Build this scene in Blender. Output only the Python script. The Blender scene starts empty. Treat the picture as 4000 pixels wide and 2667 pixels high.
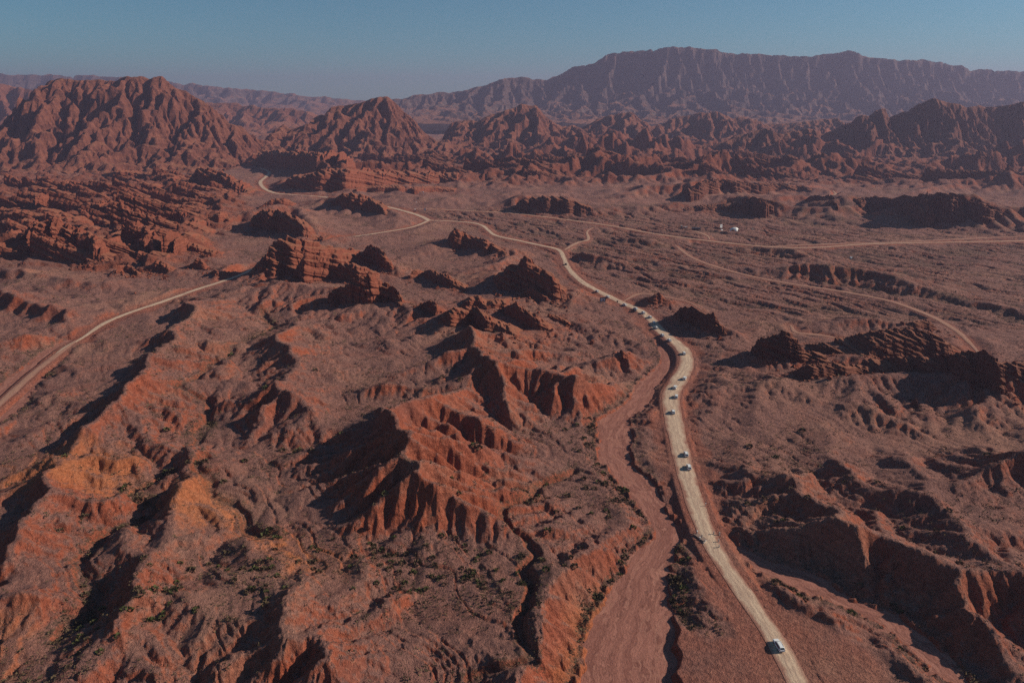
import bpy, bmesh, math, random
import numpy as np
from concurrent.futures import ThreadPoolExecutor

random.seed(7)
rng = np.random.default_rng(7)
SC = bpy.context.scene
COL = SC.collection
F = np.float32

# ------------------------------------------------------------------ camera, sky, sun, exposure
CAM_H = 155.0
PITCH = math.radians(17.95)
HFOV = math.radians(70.0)
cam = bpy.data.cameras.new("camera")
cam_ob = bpy.data.objects.new("camera", cam)
COL.objects.link(cam_ob)
cam_ob.location = (0, 0, CAM_H)
cam_ob.rotation_euler = (math.radians(90) - PITCH, 0, 0)
cam.sensor_width = 36.0
cam.lens = 18.0 / math.tan(HFOV / 2)
cam.clip_start = 1.0
cam.clip_end = 60000.0
SC.camera = cam_ob

SUN_ELEV = math.radians(27.0)
SUN_AZ = math.radians(7.0)            # from +X towards +Y: the sun stands at the right, a little ahead
sdir = (math.cos(SUN_ELEV) * math.cos(SUN_AZ), math.cos(SUN_ELEV) * math.sin(SUN_AZ), math.sin(SUN_ELEV))
world = bpy.data.worlds.new("World")
SC.world = world
world.use_nodes = True
wn = world.node_tree.nodes
wl = world.node_tree.links
for n in list(wn):
    wn.remove(n)
w_out = wn.new("ShaderNodeOutputWorld")
w_bg = wn.new("ShaderNodeBackground")
w_sky = wn.new("ShaderNodeTexSky")
w_sky.sky_type = 'NISHITA'
w_sky.sun_disc = False
w_sky.sun_elevation = SUN_ELEV
w_sky.sun_rotation = math.pi / 2 - SUN_AZ
w_sky.altitude = 1500
w_sky.air_density = 1.0
w_sky.dust_density = 0.7
w_sky.ozone_density = 3.0
w_bg.inputs['Strength'].default_value = 0.05
w_tint = wn.new("ShaderNodeMix")          # the clear, slightly green-blue air of the photograph
w_tint.data_type = 'RGBA'
w_tint.blend_type = 'MULTIPLY'
w_tint.inputs[0].default_value = 1.0
w_tint.inputs[7].default_value = (0.50, 1.0, 1.02, 1)
wl.new(w_sky.outputs[0], w_tint.inputs[6])
wl.new(w_tint.outputs[2], w_bg.inputs[0])
wl.new(w_bg.outputs[0], w_out.inputs[0])

sun = bpy.data.lights.new("sun", 'SUN')
sun.energy = 4.4
sun.angle = math.radians(0.53)
sun.color = (1.0, 0.87, 0.72)
sun_ob = bpy.data.objects.new("sun", sun)
COL.objects.link(sun_ob)
from mathutils import Vector
sun_ob.rotation_euler = Vector(sdir).to_track_quat('Z', 'Y').to_euler()
sun_ob.location = (800, 200, 900)

SC.view_settings.view_transform = 'Standard'
SC.view_settings.look = 'None'
SC.view_settings.exposure = 0.42
SC.view_settings.gamma = 1.0
SC.view_settings.use_curve_mapping = False
SC.cycles.use_denoising = False
SC.cycles.max_bounces = 6
SC.cycles.diffuse_bounces = 4
SC.cycles.volume_bounces = 1
SC.cycles.use_adaptive_sampling = True

HAZE_DENSITY = 0.95e-4

# ------------------------------------------------------------------ survey: photo measurements to ground positions
# Measuring frames: enlargements of the photograph, (origin x, origin y, enlargement)
FR = {'R1': (0, 0, 1.176), 'R2': (2000, 0, 1.176), 'R3': (0, 900, 1.8085), 'R4': (1300, 900, 1.8085),
      'R5': (2600, 900, 1.68), 'R6': (0, 1767, 1.7422), 'R7': (1300, 1767, 1.7422), 'R8': (2500, 1767, 1.568),
      'Z1': (0, 700, 2.352), 'Z2': (900, 900, 3.36), 'Z3': (1600, 950, 3.36), 'Z4': (2900, 1150, 2.138),
      'C4': (2300, 1110, 6.818), 'T5': (2640, 860, 7.35), 'M6': (1540, 740, 10.69), 'B7': (2660, 2030, 9.8),
      'C1': (2960, 2440, 13.07), 'C2': (2600, 1730, 13.07), 'C3': (2580, 1450, 8.71), 'S': (0, 0, 1.0),
      'F': (0, 0, 0.588)}
FS = 2000.0 / math.tan(HFOV / 2)
CP, SP = math.cos(PITCH), math.sin(PITCH)


def src(fr, x, y):
    o = FR[fr]
    return o[0] + x / o[2], o[1] + y / o[2]


def ray(sx, sy):
    a = (np.asarray(sx, float) - 2000.0) / FS
    b = (np.asarray(sy, float) - 1333.5) / FS
    return a, CP - SP * b, -SP - CP * b


def ground(fr, x, y, z=0.0):
    """point of the plane at height z measured at a place in an enlargement"""
    sx, sy = src(fr, x, y)
    dx, dy, dz = ray(sx, sy)
    t = (z - CAM_H) / min(dz, -0.004)
    return float(dx * t), float(dy * t), z


# ------------------------------------------------------------------ noise toolkit (world space)
POOL = ThreadPoolExecutor(4)


def par(fn, *arrs):
    n = arrs[0].size
    if n < 60000:
        return fn(*arrs)
    sh = arrs[0].shape
    fl = [np.ascontiguousarray(a).reshape(-1) for a in arrs]
    cuts = np.linspace(0, n, 17).astype(int)
    out = list(POOL.map(lambda k: fn(*[a[cuts[k]:cuts[k + 1]] for a in fl]), range(16)))
    return np.concatenate(out).reshape(sh)


GA = np.arange(16) * (2 * np.pi / 16)
GXT, GYT = np.cos(GA).astype(F), np.sin(GA).astype(F)


def hsh(ix, iy, seed):
    h = ix.astype(np.uint32) * np.uint32(374761393) + iy.astype(np.uint32) * np.uint32(668265263) + np.uint32(seed * 7919 + 13)
    h = (h ^ (h >> np.uint32(13))) * np.uint32(1274126177)
    return h ^ (h >> np.uint32(16))


def _perlin(x, y, seed):
    fx, fy = np.floor(x), np.floor(y)
    ix, iy = fx.astype(np.int32), fy.astype(np.int32)
    x = (x - fx).astype(F)
    y = (y - fy).astype(F)
    u = x * x * x * (x * (x * 6 - 15) + 10)
    v = y * y * y * (y * (y * 6 - 15) + 10)

    def g(a, b):
        h = hsh(ix + a, iy + b, seed) & np.uint32(15)
        return GXT[h] * (x - a) + GYT[h] * (y - b)
    n0 = g(0, 0)
    n0 += u * (g(1, 0) - n0)
    n1 = g(0, 1)
    n1 += u * (g(1, 1) - n1)
    return ((n0 + v * (n1 - n0)) * F(1.5)).astype(F)


def perlin(x, y, seed=0):
    x, y = np.broadcast_arrays(np.asarray(x, F), np.asarray(y, F))
    return par(lambda a, b: _perlin(a, b, seed), x, y)


def fbm(x, y, seed=0, octv=4, gain=0.5, lac=2.03):
    a, s, f = 1.0, 0, 1.0
    for i in range(octv):
        s = s + a * perlin(x * f, y * f, seed + i * 17)
        a *= gain
        f *= lac
    return s


def ridged(x, y, seed=0, octv=4, gain=0.5, lac=2.07):
    a, s, f, w = 1.0, 0, 1.0, 1.0
    for i in range(octv):
        n = 1 - np.abs(perlin(x * f, y * f, seed + i * 31))
        n = n * n
        s = s + a * n * w
        w = np.clip(n * 1.3, 0, 1)
        a *= gain
        f *= lac
    return s


def _gully(x, y, ux, uy, seed):
    fx, fy = np.floor(x), np.floor(y)
    ix, iy = fx.astype(np.int32), fy.astype(np.int32)
    x = (x - fx).astype(F)
    y = (y - fy).astype(F)
    va = np.zeros_like(x)
    wt = np.zeros_like(x) + F(1e-4)
    for i in (-1, 0, 1):
        for j in (-1, 0, 1):
            h = hsh(ix + i, iy + j, seed)
            ox = (h & np.uint32(1023)).astype(F) / F(1023) * F(0.8) + F(0.1) + i
            oy = ((h >> np.uint32(10)) & np.uint32(1023)).astype(F) / F(1023) * F(0.8) + F(0.1) + j
            px, py = x - ox, y - oy
            d = px * px + py * py
            w = np.exp(d * F(-2.6)) * (d < 2.2)
            va += np.cos((px * ux + py * uy) * F(6.2832)) * w
            wt += w
    return (va / wt).astype(F)


def gully(x, y, ux, uy, seed):
    return par(lambda a, b, c, d: _gully(a, b, c, d, seed), np.asarray(x, F), np.asarray(y, F), np.asarray(ux, F), np.asarray(uy, F))


def smooth(a, b, x):
    t = np.clip((x - a) / (b - a), 0, 1)
    return t * t * (3 - 2 * t)


def erode(X, Y, Hh, grad, cell, amp, lams, seed=0, k=0.2, s0=None, fall=1.0):
    """run-off gullies: stripes that follow the fall line, finer ones branching from the coarser"""
    if s0 is None:
        gx, gy = grad(Hh)
        s0 = np.sqrt(gx * gx + gy * gy)
        st = np.clip((s0 - 0.04) * 2.2, 0, 1)
    else:
        st = s0
    for i, lam in enumerate(lams):
        k = k * (fall if i else 1.0)
        gx, gy = grad(Hh)
        s = np.sqrt(gx * gx + gy * gy) + 1e-5
        n = gully(X / lam, Y / lam, -gy / s, gx / s, seed + i * 5)
        fade = np.clip(lam / (cell * 2.6) - 0.6, 0, 1)
        n = 1 - 2 * np.abs(n) ** 1.2 if i == 0 else n
        Hh = Hh + (n * (lam * k) * st * fade * amp).astype(F)
    return Hh


# ------------------------------------------------------------------ running water: streams cut the uplifted ground, slopes creep after them
def fill_pits(h, fixed):
    import heapq
    ny, nx = h.shape
    W = nx
    f = h.reshape(-1).tolist()
    done = bytearray(ny * nx)
    hp = []
    fx = fixed.copy()
    fx[0, :] = fx[-1, :] = True
    fx[:, 0] = fx[:, -1] = True
    for i in np.flatnonzero(fx.reshape(-1)).tolist():
        done[i] = 1
        hp.append((f[i], i))
    heapq.heapify(hp)
    push, pop = heapq.heappush, heapq.heappop
    offs = (-1, 1, -W, W, -W - 1, -W + 1, W - 1, W + 1)
    n = ny * nx
    while hp:
        v, i = pop(hp)
        for o in offs:
            j = i + o
            if 0 <= j < n and not done[j]:
                done[j] = 1
                if f[j] <= v:
                    f[j] = v + 0.002
                push(hp, (f[j], j))
    return np.array(f).reshape(ny, nx)


def receivers(h, fixed, dx):
    ny, nx = h.shape
    idx = np.arange(ny * nx).reshape(ny, nx)
    rec = idx.copy()
    best = np.zeros_like(h)
    dist = np.full(h.shape, dx)
    hp = np.pad(h, 1, mode='edge')
    ip = np.pad(idx, 1, mode='edge')
    for oy in (-1, 0, 1):
        for ox in (-1, 0, 1):
            if ox == 0 and oy == 0:
                continue
            d = dx * math.hypot(ox, oy)
            s = (h - hp[1 + oy:1 + oy + ny, 1 + ox:1 + ox + nx]) / d
            m = s > best
            best = np.where(m, s, best)
            rec = np.where(m, ip[1 + oy:1 + oy + ny, 1 + ox:1 + ox + nx], rec)
            dist = np.where(m, d, dist)
    rec = np.where(fixed, idx, rec)
    return rec.reshape(-1), dist.reshape(-1)


def lem(h0, U, fixed, dx, n_it, dt, K=1.0, D=3.0, refill=12):
    """stream-power erosion with creep; returns heights and drained area"""
    h = h0.astype(np.float64)
    fixed = fixed.copy()
    fixed[0, :] = fixed[-1, :] = True
    fixed[:, 0] = fixed[:, -1] = True
    free = ~fixed
    fr = free.reshape(-1)
    for it in range(n_it):
        if it % refill == 0:
            h = fill_pits(h, fixed)
        rec, dist = receivers(h, fixed, dx)
        d = (rec != np.arange(rec.size)).astype(np.int64)
        r = rec.copy()
        while True:
            nd = d + d[r]
            r2 = r[r]
            if (r2 == r).all():
                break
            d, r = nd, r2
        order = np.argsort(d, kind='stable')
        cuts = np.searchsorted(d[order], np.arange(d.max() + 2))
        A = np.full(rec.size, dx * dx)
        lv = [order[cuts[k]:cuts[k + 1]] for k in range(d.max() + 1)]
        for k in range(len(lv) - 1, 0, -1):
            i = lv[k]
            np.add.at(A, rec[i], A[i])
        hf = h.reshape(-1)
        hf[fr] += (U.reshape(-1) * dt)[fr]
        Fk = K * dt * np.sqrt(A) / dist
        for k in range(1, len(lv)):
            i = lv[k]
            hf[i] = (hf[i] + Fk[i] * hf[rec[i]]) / (1 + Fk[i])
        h = hf.reshape(h.shape)
        if D > 0:
            p = np.pad(h, 1, mode='edge')
            lap = p[2:, 1:-1] + p[:-2, 1:-1] + p[1:-1, 2:] + p[1:-1, :-2] - 4 * h
            h = np.where(free, h + D * dt / (dx * dx) * lap, h)
    return h, A.reshape(h.shape)


def bilin(G, x0, y0, dx, X, Y):
    fi = np.clip((Y - y0) / dx, 0, G.shape[0] - 1.001)
    fj = np.clip((X - x0) / dx, 0, G.shape[1] - 1.001)
    i, j = fi.astype(int), fj.astype(int)
    a, b = fi - i, fj - j
    return G[i, j] * (1 - a) * (1 - b) + G[i + 1, j] * a * (1 - b) + G[i, j + 1] * (1 - a) * b + G[i + 1, j + 1] * a * b


def blur(G, n, times=2):
    k = np.ones(2 * n + 1) / (2 * n + 1)
    for _ in range(times):
        for ax in (0, 1):
            P = np.pad(G, [(n, n) if a == ax else (0, 0) for a in (0, 1)], mode='edge')
            c = np.cumsum(np.insert(P, 0, 0, axis=ax), axis=ax)
            G = (np.take(c, range(2 * n + 1, c.shape[ax]), ax) - np.take(c, range(0, c.shape[ax] - 2 * n - 1), ax)) / (2 * n + 1)
    return G


def seg_dist(X, Y, P, closed=False):
    """distance to a polyline, the height value carried along it, and the side (+ left of travel)"""
    best = np.full(X.shape, 1e9, F)
    val = np.zeros(X.shape, F)
    side = np.ones(X.shape, F)
    n = len(P)
    for i in range(n - 1):
        x0, y0, h0 = P[i]
        x1, y1, h1 = P[i + 1]
        ex, ey = x1 - x0, y1 - y0
        L2 = ex * ex + ey * ey + 1e-6
        t = np.clip(((X - x0) * ex + (Y - y0) * ey) / L2, 0, 1)
        dx, dy = X - (x0 + t * ex), Y - (y0 + t * ey)
        d = dx * dx + dy * dy
        m = d < best
        best = np.where(m, d, best)
        val = np.where(m, h0 + t * (h1 - h0), val)
        side = np.where(m, np.sign(ex * (Y - y0) - ey * (X - x0)), side)
    return np.sqrt(best), val, side


def zone(X, Y, poly, feather):
    """soft inside mask of a ground polygon"""
    P = [p[:2] + (0,) for p in poly] + [poly[0][:2] + (0,)]
    d, _, _ = seg_dist(X, Y, P)
    ins = np.zeros(X.shape, bool)
    for i in range(len(P) - 1):
        x0, y0, _z = P[i]
        x1, y1, _z = P[i + 1]
        c = ((y0 > Y) != (y1 > Y)) & (X < (x1 - x0) * (Y - y0) / (y1 - y0 + 1e-9) + x0)
        ins ^= c
    sd = np.where(ins, d, -d)
    return smooth(-feather, feather, sd).astype(F)


def gpoly(*pts):
    return [ground(*p) for p in pts]


def smooth_line(P, step):
    """Catmull-Rom resampling of a list of tuples"""
    P = np.array(P, float)
    Q = np.vstack([2 * P[0] - P[1], P, 2 * P[-1] - P[-2]])
    out = []
    for i in range(1, len(Q) - 2):
        n = max(2, int(np.linalg.norm(Q[i + 1][:2] - Q[i][:2]) / step))
        for k in range(n):
            t = k / n
            a, b, c, d = Q[i - 1], Q[i], Q[i + 1], Q[i + 2]
            out.append(0.5 * (2 * b + (c - a) * t + (2 * a - 5 * b + 4 * c - d) * t * t + (3 * b - a - 3 * c + d) * t ** 3))
    out.append(Q[-2])
    return np.array(out)


# ------------------------------------------------------------------ object helpers
def mesh_np(name, V, Fc, mat, smooth_shade=False, attrs=None, uv=None):
    """V (n,3), Fc (m,3|4) arrays to a mesh datablock"""
    me = bpy.data.meshes.new(name)
    V = np.asarray(V, F)
    Fc = np.asarray(Fc, np.int32)
    k = Fc.shape[1]
    me.vertices.add(len(V))
    me.vertices.foreach_set("co", V.reshape(-1))
    me.loops.add(Fc.size)
    me.loops.foreach_set("vertex_index", Fc.reshape(-1))
    me.polygons.add(len(Fc))
    me.polygons.foreach_set("loop_start", np.arange(len(Fc), dtype=np.int32) * k)
    me.polygons.foreach_set("use_smooth", np.full(len(Fc), smooth_shade))
    if attrs is not None:
        for an, arr in attrs.items():
            a = me.attributes.new(an, 'FLOAT_COLOR', 'POINT')
            c = np.ones((len(V), 4), F)
            c[:, :arr.shape[1]] = arr[:, :4]
            a.data.foreach_set("color", c.reshape(-1))
    if uv is not None:
        l = me.uv_layers.new(name="uv")
        l.data.foreach_set("uv", np.asarray(uv, F)[Fc.reshape(-1)].reshape(-1))
    me.update(calc_edges=True)
    if mat:
        me.materials.append(mat)
    return me


def link(name, me, parent=None, loc=None):
    o = bpy.data.objects.new(name, me)
    COL.objects.link(o)
    if parent is not None:
        o.parent = parent
    if loc is not None:
        o.location = loc
    return o


def tag(o, label=None, cat=None, group=None, kind=None):
    if label:
        o['label'] = label
    if cat:
        o['category'] = cat
    if group:
        o['group'] = group
    if kind:
        o['kind'] = kind
    return o


def empty(name, loc, rz=0.0):
    o = bpy.data.objects.new(name, None)
    COL.objects.link(o)
    o.location = loc
    o.rotation_euler = (0, 0, rz)
    o.empty_display_size = 1.0
    return o


def grid_faces(nr, nc):
    i = np.arange(nr - 1)[:, None] * nc + np.arange(nc - 1)[None, :]
    i = i.reshape(-1)
    return np.stack([i, i + 1, i + nc + 1, i + nc], 1)


def bm_obj(name, bm, mat, parent=None, loc=None):
    me = bpy.data.meshes.new(name)
    bm.to_mesh(me)
    bm.free()
    if mat:
        me.materials.append(mat)
    return link(name, me, parent, loc)


def box(bm, c, s, rz=0.0, taper=1.0, bev=0.0):
    r = bmesh.ops.create_cube(bm, size=1.0)
    vs = r['verts']
    for v in vs:
        k = taper if v.co.z > 0 else 1.0
        x, y, z = v.co.x * s[0] * k, v.co.y * s[1] * k, v.co.z * s[2]
        v.co = (c[0] + x * math.cos(rz) - y * math.sin(rz), c[1] + x * math.sin(rz) + y * math.cos(rz), c[2] + z)
    if bev:
        es = list({e for v in vs for e in v.link_edges})
        bmesh.ops.bevel(bm, geom=es, offset=bev, segments=2, affect='EDGES')


def tube(bm, p0, p1, r0, r1=None, n=8):
    r1 = r0 if r1 is None else r1
    a, b = Vector(p0), Vector(p1)
    q = (b - a).to_track_quat('Z', 'Y').to_matrix()
    ra, rb = [], []
    for i in range(n):
        t = 2 * math.pi * i / n
        d = q @ Vector((math.cos(t), math.sin(t), 0))
        ra.append(bm.verts.new(a + d * r0))
        rb.append(bm.verts.new(b + d * r1))
    for i in range(n):
        j = (i + 1) % n
        bm.faces.new((ra[i], ra[j], rb[j], rb[i]))
    bm.faces.new(ra[::-1])
    bm.faces.new(rb)


# ------------------------------------------------------------------ materials
def new_mat(name):
    m = bpy.data.materials.new(name)
    m.use_nodes = True
    nt = m.node_tree
    b = nt.nodes['Principled BSDF']
    b.inputs['Roughness'].default_value = 0.95
    b.inputs['Specular IOR Level'].default_value = 0.1
    return m, nt, b


def N(nt, t, **kw):
    n = nt.nodes.new(t)
    for k, v in kw.items():
        setattr(n, k, v)
    return n


def noise_n(nt, vec, scale, detail=4, rough=0.6):
    n = N(nt, 'ShaderNodeTexNoise')
    n.inputs['Scale'].default_value = scale
    n.inputs['Detail'].default_value = detail
    n.inputs['Roughness'].default_value = rough
    nt.links.new(vec, n.inputs['Vector'])
    return n.outputs['Fac']


def ramp(nt, fac, stops):
    r = N(nt, 'ShaderNodeValToRGB')
    e = r.color_ramp.elements
    while len(e) < len(stops):
        e.new(0.5)
    for i, (p, c) in enumerate(stops):
        e[i].position = p
        e[i].color = (c[0], c[1], c[2], 1)
    nt.links.new(fac, r.inputs[0])
    return r.outputs[0]


def mixc(nt, fac, a, b, mode='MIX'):
    m = N(nt, 'ShaderNodeMix', data_type='RGBA', blend_type=mode)
    for s, v in ((0, fac), (6, a), (7, b)):
        if isinstance(v, (int, float)):
            m.inputs[s].default_value = v
        elif isinstance(v, tuple):
            m.inputs[s].default_value = (v[0], v[1], v[2], 1)
        else:
            nt.links.new(v, m.inputs[s])
    return m.outputs[2]


def math_n(nt, op, a, b=0.0, clamp=False):
    m = N(nt, 'ShaderNodeMath', operation=op, use_clamp=clamp)
    for i, v in enumerate((a, b)):
        if isinstance(v, (int, float)):
            m.inputs[i].default_value = v
        else:
            nt.links.new(v, m.inputs[i])
    return m.outputs[0]


def bump(nt, b, h, dist, strength=1.0):
    n = N(nt, 'ShaderNodeBump')
    n.inputs['Distance'].default_value = dist
    n.inputs['Strength'].default_value = strength
    nt.links.new(h, n.inputs['Height'])
    nt.links.new(n.outputs[0], b.inputs['Normal'])


MAUVE = (0.262, 0.136, 0.112)
RED = (0.345, 0.10, 0.054)
ORANGE = (0.46, 0.17, 0.075)
PALE = (0.54, 0.36, 0.24)


def ground_material():
    m, nt, b = new_mat("desert_ground")
    geo = N(nt, 'ShaderNodeNewGeometry')
    at = N(nt, 'ShaderNodeAttribute', attribute_name='tone')
    sep = N(nt, 'ShaderNodeSeparateColor')
    nt.links.new(at.outputs['Color'], sep.inputs[0])
    pos = geo.outputs['Position']
    n1 = noise_n(nt, pos, 0.05, 6, 0.62)
    n2 = noise_n(nt, pos, 0.6, 5, 0.65)
    n0 = noise_n(nt, pos, 0.014, 5, 0.6)
    n3 = noise_n(nt, pos, 2.2, 3, 0.7)
    base = mixc(nt, math_n(nt, 'ADD', sep.outputs[0], math_n(nt, 'MULTIPLY', math_n(nt, 'SUBTRACT', n1, 0.5), 1.1), True), MAUVE, RED)
    base = mixc(nt, ramp(nt, n0, [(0.52, (0, 0, 0)), (0.66, (0.6, 0.6, 0.6))]), base, (0.335, 0.185, 0.135))
    base = mixc(nt, ramp(nt, n0, [(0.34, (0.55, 0.55, 0.55)), (0.47, (0, 0, 0))]), base, (0.20, 0.105, 0.092))
    base = mixc(nt, at.outputs['Alpha'], base, (0.215, 0.078, 0.052))
    base = mixc(nt, math_n(nt, 'MULTIPLY', sep.outputs[1], math_n(nt, 'ADD', n1, 0.35), True), base, ORANGE)
    base = mixc(nt, ramp(nt, n2, [(0.56, (0, 0, 0)), (0.74, (0.45, 0.45, 0.45))]), base, (0.40, 0.22, 0.15))
    dk = ramp(nt, n2, [(0.3, (0.68, 0.66, 0.66)), (0.6, (1.08, 1.05, 1.03))])
    base = mixc(nt, 1.0, base, dk, 'MULTIPLY')
    gr = ramp(nt, n3, [(0.3, (0.74, 0.72, 0.72)), (0.68, (1.16, 1.13, 1.1))])
    base = mixc(nt, 1.0, base, gr, 'MULTIPLY')
    sp3 = N(nt, 'ShaderNodeSeparateXYZ')
    nt.links.new(pos, sp3.inputs[0])
    qq = math_n(nt, 'ADD', sp3.outputs[2], math_n(nt, 'MULTIPLY', sp3.outputs[0], math.tan(math.radians(20)) * 0.55))
    qq = math_n(nt, 'ADD', qq, math_n(nt, 'MULTIPLY', n1, 5.0))
    cq = N(nt, 'ShaderNodeCombineXYZ')
    nt.links.new(qq, cq.inputs[2])
    sb = noise_n(nt, cq.outputs[0], 0.5, 5, 0.7)
    sn = N(nt, 'ShaderNodeSeparateXYZ')
    nt.links.new(geo.outputs['Normal'], sn.inputs[0])
    stp = ramp(nt, sn.outputs[2], [(0.66, (1, 1, 1)), (0.86, (0, 0, 0))])
    base = mixc(nt, stp, base, mixc(nt, 1.0, base, ramp(nt, sb, [(0.32, (0.5, 0.45, 0.45)), (0.52, (0.95, 0.9, 0.88)), (0.7, (1.25, 1.15, 1.1))]), 'MULTIPLY'))
    # low scrub tinting the soil, where the run-off gathers
    sp = noise_n(nt, pos, 0.9, 3, 0.75)
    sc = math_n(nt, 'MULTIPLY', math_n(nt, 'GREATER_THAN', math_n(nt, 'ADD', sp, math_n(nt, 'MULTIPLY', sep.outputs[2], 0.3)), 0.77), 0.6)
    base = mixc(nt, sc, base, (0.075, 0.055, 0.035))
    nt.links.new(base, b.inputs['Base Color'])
    hb = math_n(nt, 'ADD', n3, math_n(nt, 'MULTIPLY', n2, 2.0))
    bump(nt, b, hb, 0.8, 0.9)
    return m


def rock_material(name, c_dark, c_mid, c_lite, dip, bands=0.25, red=0.0, grain=1.0):
    """bedded sandstone: colour follows the tilted strata, with vertical water streaks"""
    m, nt, b = new_mat(name)
    geo = N(nt, 'ShaderNodeNewGeometry')
    pos = geo.outputs['Position']
    sx = N(nt, 'ShaderNodeSeparateXYZ')
    nt.links.new(pos, sx.inputs[0])
    q = math_n(nt, 'ADD', sx.outputs[2], math_n(nt, 'MULTIPLY', sx.outputs[0], math.tan(dip)))
    wob = noise_n(nt, pos, 0.03 * grain, 3)
    q = math_n(nt, 'ADD', q, math_n(nt, 'MULTIPLY', wob, 9.0 / grain))
    cq = N(nt, 'ShaderNodeCombineXYZ')
    nt.links.new(q, cq.inputs[2])
    st = noise_n(nt, cq.outputs[0], bands, 6, 0.7)
    col = ramp(nt, st, [(0.28, c_dark), (0.5, c_mid), (0.72, c_lite)])
    mp = N(nt, 'ShaderNodeMapping')
    mp.inputs['Scale'].default_value = (0.5 * grain, 0.5 * grain, 0.04 * grain)
    nt.links.new(pos, mp.inputs[0])
    vs = noise_n(nt, mp.outputs[0], 1.0, 5, 0.65)
    col = mixc(nt, 1.0, col, ramp(nt, vs, [(0.3, (0.6, 0.57, 0.57)), (0.62, (1.1, 1.08, 1.05))]), 'MULTIPLY')
    # flat ledges gather pale dust
    nz = N(nt, 'ShaderNodeSeparateXYZ')
    nt.links.new(geo.outputs['True Normal'], nz.inputs[0])
    n4 = noise_n(nt, pos, 0.35 * grain, 4)
    dust = ramp(nt, math_n(nt, 'MULTIPLY', nz.outputs[2], math_n(nt, 'ADD', n4, 0.45)), [(0.62, (0, 0, 0)), (0.86, (0.75, 0.75, 0.75))])
    col = mixc(nt, dust, col, (0.28, 0.115, 0.068))
    nt.links.new(col, b.inputs['Base Color'])
    n5 = noise_n(nt, pos, 0.8 * grain, 6, 0.7)
    bump(nt, b, math_n(nt, 'ADD', math_n(nt, 'MULTIPLY', st, 2.0), n5), 1.2 / grain, 0.8)
    return m


def plain_mat(name, c, rough=0.6, spec=0.3, metal=0.0):
    m, nt, b = new_mat(name)
    geo = N(nt, 'ShaderNodeTexCoord')
    n = noise_n(nt, geo.outputs['Object'], 3.0, 4)
    col = mixc(nt, 1.0, c, ramp(nt, n, [(0.3, (0.86, 0.85, 0.84)), (0.7, (1.05, 1.05, 1.05))]), 'MULTIPLY')
    nt.links.new(col, b.inputs['Base Color'])
    b.inputs['Roughness'].default_value = rough
    b.inputs['Specular IOR Level'].default_value = spec
    b.inputs['Metallic'].default_value = metal
    return m


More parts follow.
